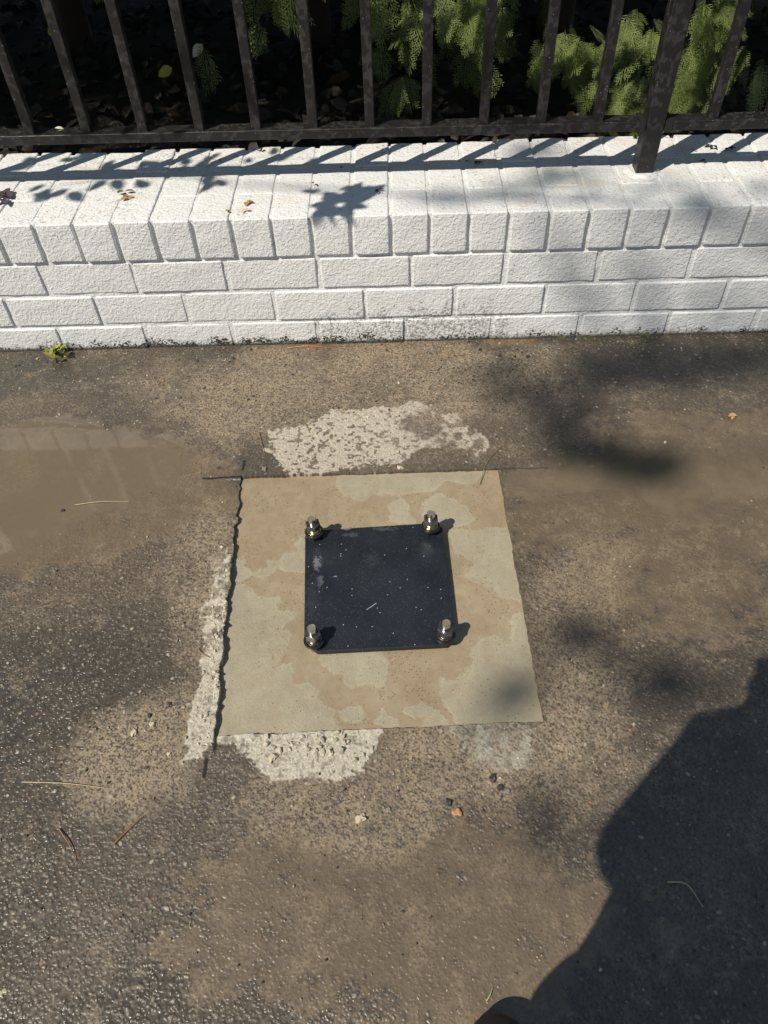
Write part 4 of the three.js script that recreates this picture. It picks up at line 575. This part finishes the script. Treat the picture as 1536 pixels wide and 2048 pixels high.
  const handF = (s, w) => { const fs = fingers(s), o = s < 0 ? 0.05 : 0, palmA = ph(s * (0.066 + o), -0.062 + o, -0.040), palmB = ph(s * (0.064 + o), -0.108 + o, -0.046), wr = J[w]; return (p) => { let d = smin(cap(p, palmA, palmB, 0.02, 0.022), cap(p, palmB, wr, 0.021, 0.026), 0.02); let f = 9; for (const [a, b, ra, rb] of fs) f = Math.min(f, cap(p, a, b, ra, rb)); return smin(d, f, 0.007); }; };
  const parts = [surface(bodyF(0), [0.04, 0.83, 1.66], [0.45, 0.88, 0.32], 110)];
  for (const [s, w] of [[-1, 'wl'], [1, 'wr']]) { const c = ph(s * (s < 0 ? 0.10 : 0.065), -0.06, -0.035); parts.push(surface(handF(s, w), c, [0.11, 0.11, 0.11], 74)); }
  mesh('body', toLocal(mergeGeometries(parts)), skin, person);
  const jacket = (p) => { let d = ellip(p, J.chest, [0.172, 0.185, 0.118]); d = smin(d, ellip(p, J.belly, [0.18, 0.2, 0.12]), 0.06); d = smin(d, ellip(p, [0.04, 0.84, 1.685], [0.178, 0.14, 0.13]), 0.06); d = smin(d, cap(p, [-0.04, 0.82, 1.66], [0.0, 0.52, 1.65], 0.115, 0.105), 0.05); d = smin(d, cap(p, [0.12, 0.80, 1.66], [0.13, 0.52, 1.65], 0.11, 0.105), 0.05); for (const s of ['l', 'r']) { d = smin(d, cap(p, J['s' + s], J['e' + s], 0.066, 0.056), 0.06); const w = J['w' + s], e = J['e' + s]; d = smin(d, cap(p, e, [mix(e[0], w[0], 0.92), mix(e[1], w[1], 0.92), mix(e[2], w[2], 0.92)], 0.056, 0.040), 0.03); } d = smin(d, cap(p, [0.04, 1.33, 1.705], [0.04, 1.385, 1.695], 0.068, 0.06), 0.03); d = Math.max(d, 0.52 - p[1], p[1] - 1.40); return d + (fbm(p[0] * 16, p[1] * 16 + p[2] * 16, 901, 2) - 0.5) * 0.012; };
  mesh('jacket', toLocal(surface(jacket, [0.04, 0.96, 1.68], [0.42, 0.48, 0.26], 100)), cloth, person);
  const trousers = (p) => { let d = ellip(p, J.hip, [0.158, 0.13, 0.108]); for (const s of ['l', 'r']) { d = smin(d, cap(p, J['h' + s], J['k' + s], 0.088, 0.07), 0.04); d = smin(d, cap(p, J['k' + s], J['a' + s], 0.07, 0.06), 0.02); } return Math.max(d + (fbm(p[0] * 18, p[1] * 18 + p[2] * 9, 902, 2) - 0.5) * 0.012, 0.06 - p[1], p[1] - 0.98); };
  mesh('trousers', toLocal(surface(trousers, [0.04, 0.52, 1.65], [0.26, 0.52, 0.22], 90)), denim, person);
  mesh('hair', toLocal(surface((p) => Math.max(ellip(p, [0.04, 1.525, 1.655], [0.083, 0.105, 0.102]), -(p[2] - 1.575 + (p[1] - 1.5) * 0.5), 1.45 - p[1]), [0.04, 1.52, 1.66], [0.12, 0.14, 0.13], 60)), hairM, person);
  for (const [x, z] of [[0.131, 1.352], [-0.035, 1.45]]) {   // toe tips
    const c = [x, 0.055, z + 0.13], upper = (p) => { let d = ellip(p, [x, 0.035, z + 0.055], [0.0445, 0.036, 0.054]); d = smin(d, cap(p, [x, 0.045, z + 0.10], [x, 0.062, z + 0.17], 0.040, 0.042), 0.03); d = smin(d, ellip(p, [x, 0.05, z + 0.23], [0.036, 0.05, 0.04]), 0.03); d = smin(d, cap(p, [x, 0.08, z + 0.2], [x, 0.115, z + 0.205], 0.042, 0.045), 0.03); return Math.max(d, 0.014 - p[1], p[1] - 0.125); };
    const shoe = mesh('shoe', toLocal(surface(upper, c, [0.09, 0.10, 0.17], 76)), shoeM, person);
    const out = []; for (let k = 0; k < 40; k++) { const a = k / 40 * 6.2832, s = Math.sin(a), co = Math.cos(a); out.push([x + s * (0.046 - 0.008 * ss(-0.2, -1, co)), z + 0.135 - (co > 0 ? co * 0.1345 : co * 0.135) * (1 - 0.0 * s)]); }
    const rounded = out.map(([px, pz]) => { const e = (pz - z - 0.135) / 0.135, w = Math.pow(Math.max(0, 1 - Math.pow(Math.abs(e), 3.2)), 0.42); return [x + Math.sign(px - x) * 0.0465 * w * (e > 0 ? 0.86 : 1), -(pz)]; });
    const sh = new THREE.Shape(rounded.map(([a, b]) => new THREE.Vector2(a, b))), sg = new THREE.ExtrudeGeometry(sh, { depth: 0.014, bevelEnabled: true, bevelSize: 0.0015, bevelThickness: 0.0015, bevelSegments: 2 }); sg.rotateX(-Math.PI / 2); sg.translate(0, 0.0025, 0); mesh('sole', toLocal(sg), soleM, shoe);
    const rim = []; for (let k = -8; k <= 8; k++) { const a = k / 8 * 1.25; rim.push([x - 0.002 + Math.sin(a) * 0.036, 0.056 + 0.004 * Math.cos(a), z + 0.058 - Math.cos(a) * 0.030]); } mesh('toe_seam', toLocal(tube(rim, 0.0026, 30, 6)), trimM, shoe);
  }
  // phone just behind the lens, held by both hands
  const phone = new THREE.Group(); phone.name = 'phone'; scene.add(phone); tag(phone, 'black phone held in both hands above the pavement', 'phone'); phone.position.fromArray(ph(-0.012, -0.055, -0.0125)); phone.quaternion.copy(camera.quaternion);
  const ps = new THREE.Shape(), w = 0.0365, h = 0.077, r = 0.01; ps.moveTo(-w + r, -h); ps.lineTo(w - r, -h); ps.quadraticCurveTo(w, -h, w, -h + r); ps.lineTo(w, h - r); ps.quadraticCurveTo(w, h, w - r, h); ps.lineTo(-w + r, h); ps.quadraticCurveTo(-w, h, -w, h - r); ps.lineTo(-w, -h + r); ps.quadraticCurveTo(-w, -h, -w + r, -h);
  const pgeo = new THREE.ExtrudeGeometry(ps, { depth: 0.006, bevelEnabled: true, bevelSize: 0.001, bevelThickness: 0.001 }); pgeo.translate(0, 0, 0.001);
  mesh('case', pgeo, std(lin(0.02, 0.02, 0.022), 0.5), phone); const scr = new THREE.PlaneGeometry(0.068, 0.149); scr.translate(0, 0, 0.0085); mesh('screen', scr, std(lin(0.01, 0.01, 0.012), 0.1), phone);
}
renderer.render(scene, camera);
